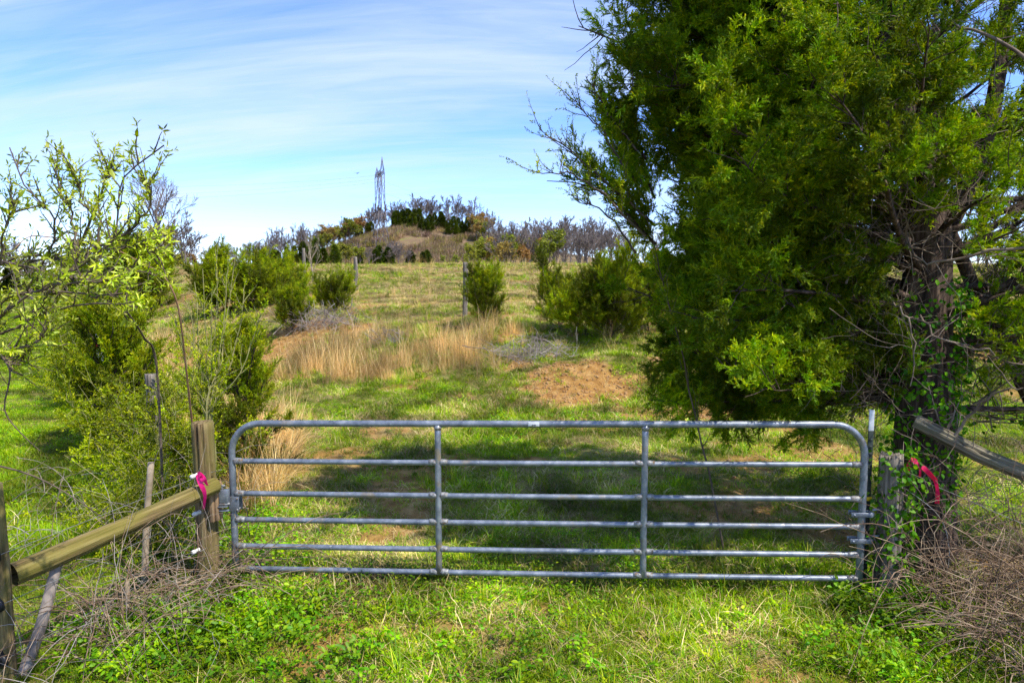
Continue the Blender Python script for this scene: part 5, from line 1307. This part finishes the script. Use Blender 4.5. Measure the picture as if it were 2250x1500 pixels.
o = spread('hill_scrub', 'scrub', np.stack([x, d, height(x, d)], 1), np.stack([np.zeros(len(x)), np.zeros(len(x)), frng.uniform(0, 6.28, len(x))], 1), frng.uniform(0.9, 2.4, len(x)))
tag(o, 'brown brushy scrub covering the slope below the pylon', 'scrub', kind='stuff')

# ------------------------------------------------------------------ pylon
px, pd = (839 - 1125) / 1500 * 326, 326.0
pz = hz(px, pd)
py = thing('transmission_tower', 'tall steel lattice power pylon on top of the wooded hill', 'pylon', (px, pd, pz - 0.8), math.radians(-70)); py.scale = (0.93, 0.93, 0.93)
def seg(a, b, r): return (np.array([a, b], float), np.array([r, r]))
S4 = [(-1, -1), (1, -1), (1, 1), (-1, 1)]
def lvl(z):   # half widths across (x) and along (y) the line
    return np.interp(z, [0, 14, 19], [7.5, 6.3, 6.0]), np.interp(z, [0, 14, 19], [3.4, 2.0, 1.6])
for sx, sy in S4:
    pts = [(sx * lvl(z)[0], sy * lvl(z)[1], z) for z in (0, 7, 14, 19)]
    tubes('leg', [(np.array(pts, float), np.full(4, 0.17))], M['tower'], 5, py)
def bar(nm, a, b, r): tubes(nm, [seg(a, b, r)], M['tower'], 4, py)
zs = [0, 7, 14, 19]
for a, b in zip(zs[:-1], zs[1:]):
    for k in range(4):
        (ax, ay), (bx_, by_) = S4[k], S4[(k + 1) % 4]
        pa0 = (ax * lvl(a)[0], ay * lvl(a)[1], a); pb0 = (bx_ * lvl(a)[0], by_ * lvl(a)[1], a); pa1 = (ax * lvl(b)[0], ay * lvl(b)[1], b); pb1 = (bx_ * lvl(b)[0], by_ * lvl(b)[1], b)
        mid1 = tuple((np.array(pa1) + np.array(pb1)) / 2)
        bar('brace', pa0, mid1, 0.10); bar('brace', pb0, mid1, 0.10); bar('crosspiece', pa1, pb1, 0.10)
xo = lambda z: np.interp(z, [19, 37], [6.0, 9.3]); xi = lambda z: np.interp(z, [19, 33, 37], [5.6, 0.7, 0.7]); yy = lambda z: np.interp(z, [19, 30, 37], [1.6, 1.1, 0.9])
for sx in (-1, 1):
    for sy in (-1, 1):
        tubes('mast', [(np.array([(sx * xo(z), sy * yy(z), z) for z in (19, 25, 31, 37)], float), np.full(4, 0.15))], M['tower'], 4, py)
        tubes('inner_mast', [(np.array([(sx * xi(z), sy * yy(z), z) for z in (19, 26, 33, 37)], float), np.full(4, 0.14))], M['tower'], 4, py)
        for z0, z1 in ((19, 22), (22, 25), (25, 28), (28, 31), (31, 34), (34, 37)):
            bar('lattice', (sx * xo(z0), sy * yy(z0), z0), (sx * xi(z1), sy * yy(z1), z1), 0.065); bar('lattice', (sx * xi(z0), sy * yy(z0), z0), (sx * xo(z1), sy * yy(z1), z1), 0.065)
    for z in (23, 27, 31, 35):
        bar('lattice', (sx * xo(z), -yy(z), z), (sx * xo(z), yy(z), z), 0.06)
W = 10.6
for sy in (-0.8, 0.8):
    bar('arm_chord', (-W, sy, 37.0), (W, sy, 37.0), 0.16); bar('arm_chord', (-W * 0.92, sy, 39.0), (W * 0.92, sy, 39.0), 0.16)
    xs = np.linspace(-W, W, 17)
    for k in range(16):
        za, zb = (37.0, 39.0) if k % 2 == 0 else (39.0, 37.0); bar('arm_lattice', (xs[k] * (0.92 if za > 38 else 1), sy, za), (xs[k + 1] * (0.92 if zb > 38 else 1), sy, zb), 0.10)
for sx, hh in ((1, 45.0), (-1, 42.5)):
    for dx in (-1.0, 1.0):
        for sy in (-0.6, 0.6):
            bar('peak', (sx * 8.2 + dx, sy, 39.0), (sx * 8.2, 0, hh), 0.13)
def line(a, b, sag, label):
    p = np.linspace(a, b, 40); t_ = np.linspace(0, 1, 40); p[:, 2] -= sag * 4 * t_ * (1 - t_)
    tag(tubes('power_line', [(p, np.full(40, 0.022))], M['line'], 4), label, 'power line', 'power lines strung from the pylon')
top = P(835, 385, 326)
line(top, P(-600, 340, 300), 9, 'thin overhead power line left of the pylon, highest strand'); line(top - [0, 0, 1.5], P(-600, 372, 290), 9, 'thin overhead power line left of the pylon, middle strand'); line(top - [0, 0, 3], P(-600, 388, 285), 9, 'thin overhead power line left of the pylon, lowest strand')
line(P(848, 400, 327), P(1420, 585, 700), 4, 'thin power line dropping right from the pylon, upper strand'); line(P(848, 425, 327), P(1420, 600, 640), 4, 'thin power line dropping right from the pylon, lower strand')
# soaring birds
def bird(u, v_, d, w, label):
    c = P(u, v_, d); t = thing('bird', label, 'bird', c)
    tubes('body', [(np.array([[-0.28, 0, -.02], [-0.1, 0, 0], [0.15, 0, 0], [0.3, 0, 0.02]]) * w, np.array([0.03, 0.09, 0.08, 0.02]) * w)], M['black_plastic'], 8, t)
    for s in (-1, 1):
        V = np.array([[0.12, 0, 0.03], [-0.12, 0, 0.03], [-0.10, s * 0.5, 0.14], [0.10, s * 0.5, 0.15], [-0.12, s * 1.0, 0.16], [-0.02, s * 1.0, 0.17]]) * w; V = np.vstack([V, V - [0, 0, 0.015 * w]])
        obj('wing', mesh_np('bird_wing', V, [np.array([[0, 1, 2, 3], [3, 2, 4, 5], [9, 8, 7, 6], [11, 10, 8, 9], [0, 3, 9, 6], [3, 5, 11, 9], [1, 7, 8, 2], [2, 8, 10, 4]])], M['black_plastic']), t)
    t.rotation_euler = (0, 0, 0.9)
bird(785, 381, 130, 0.75, 'dark soaring bird left of the pylon in the sky')
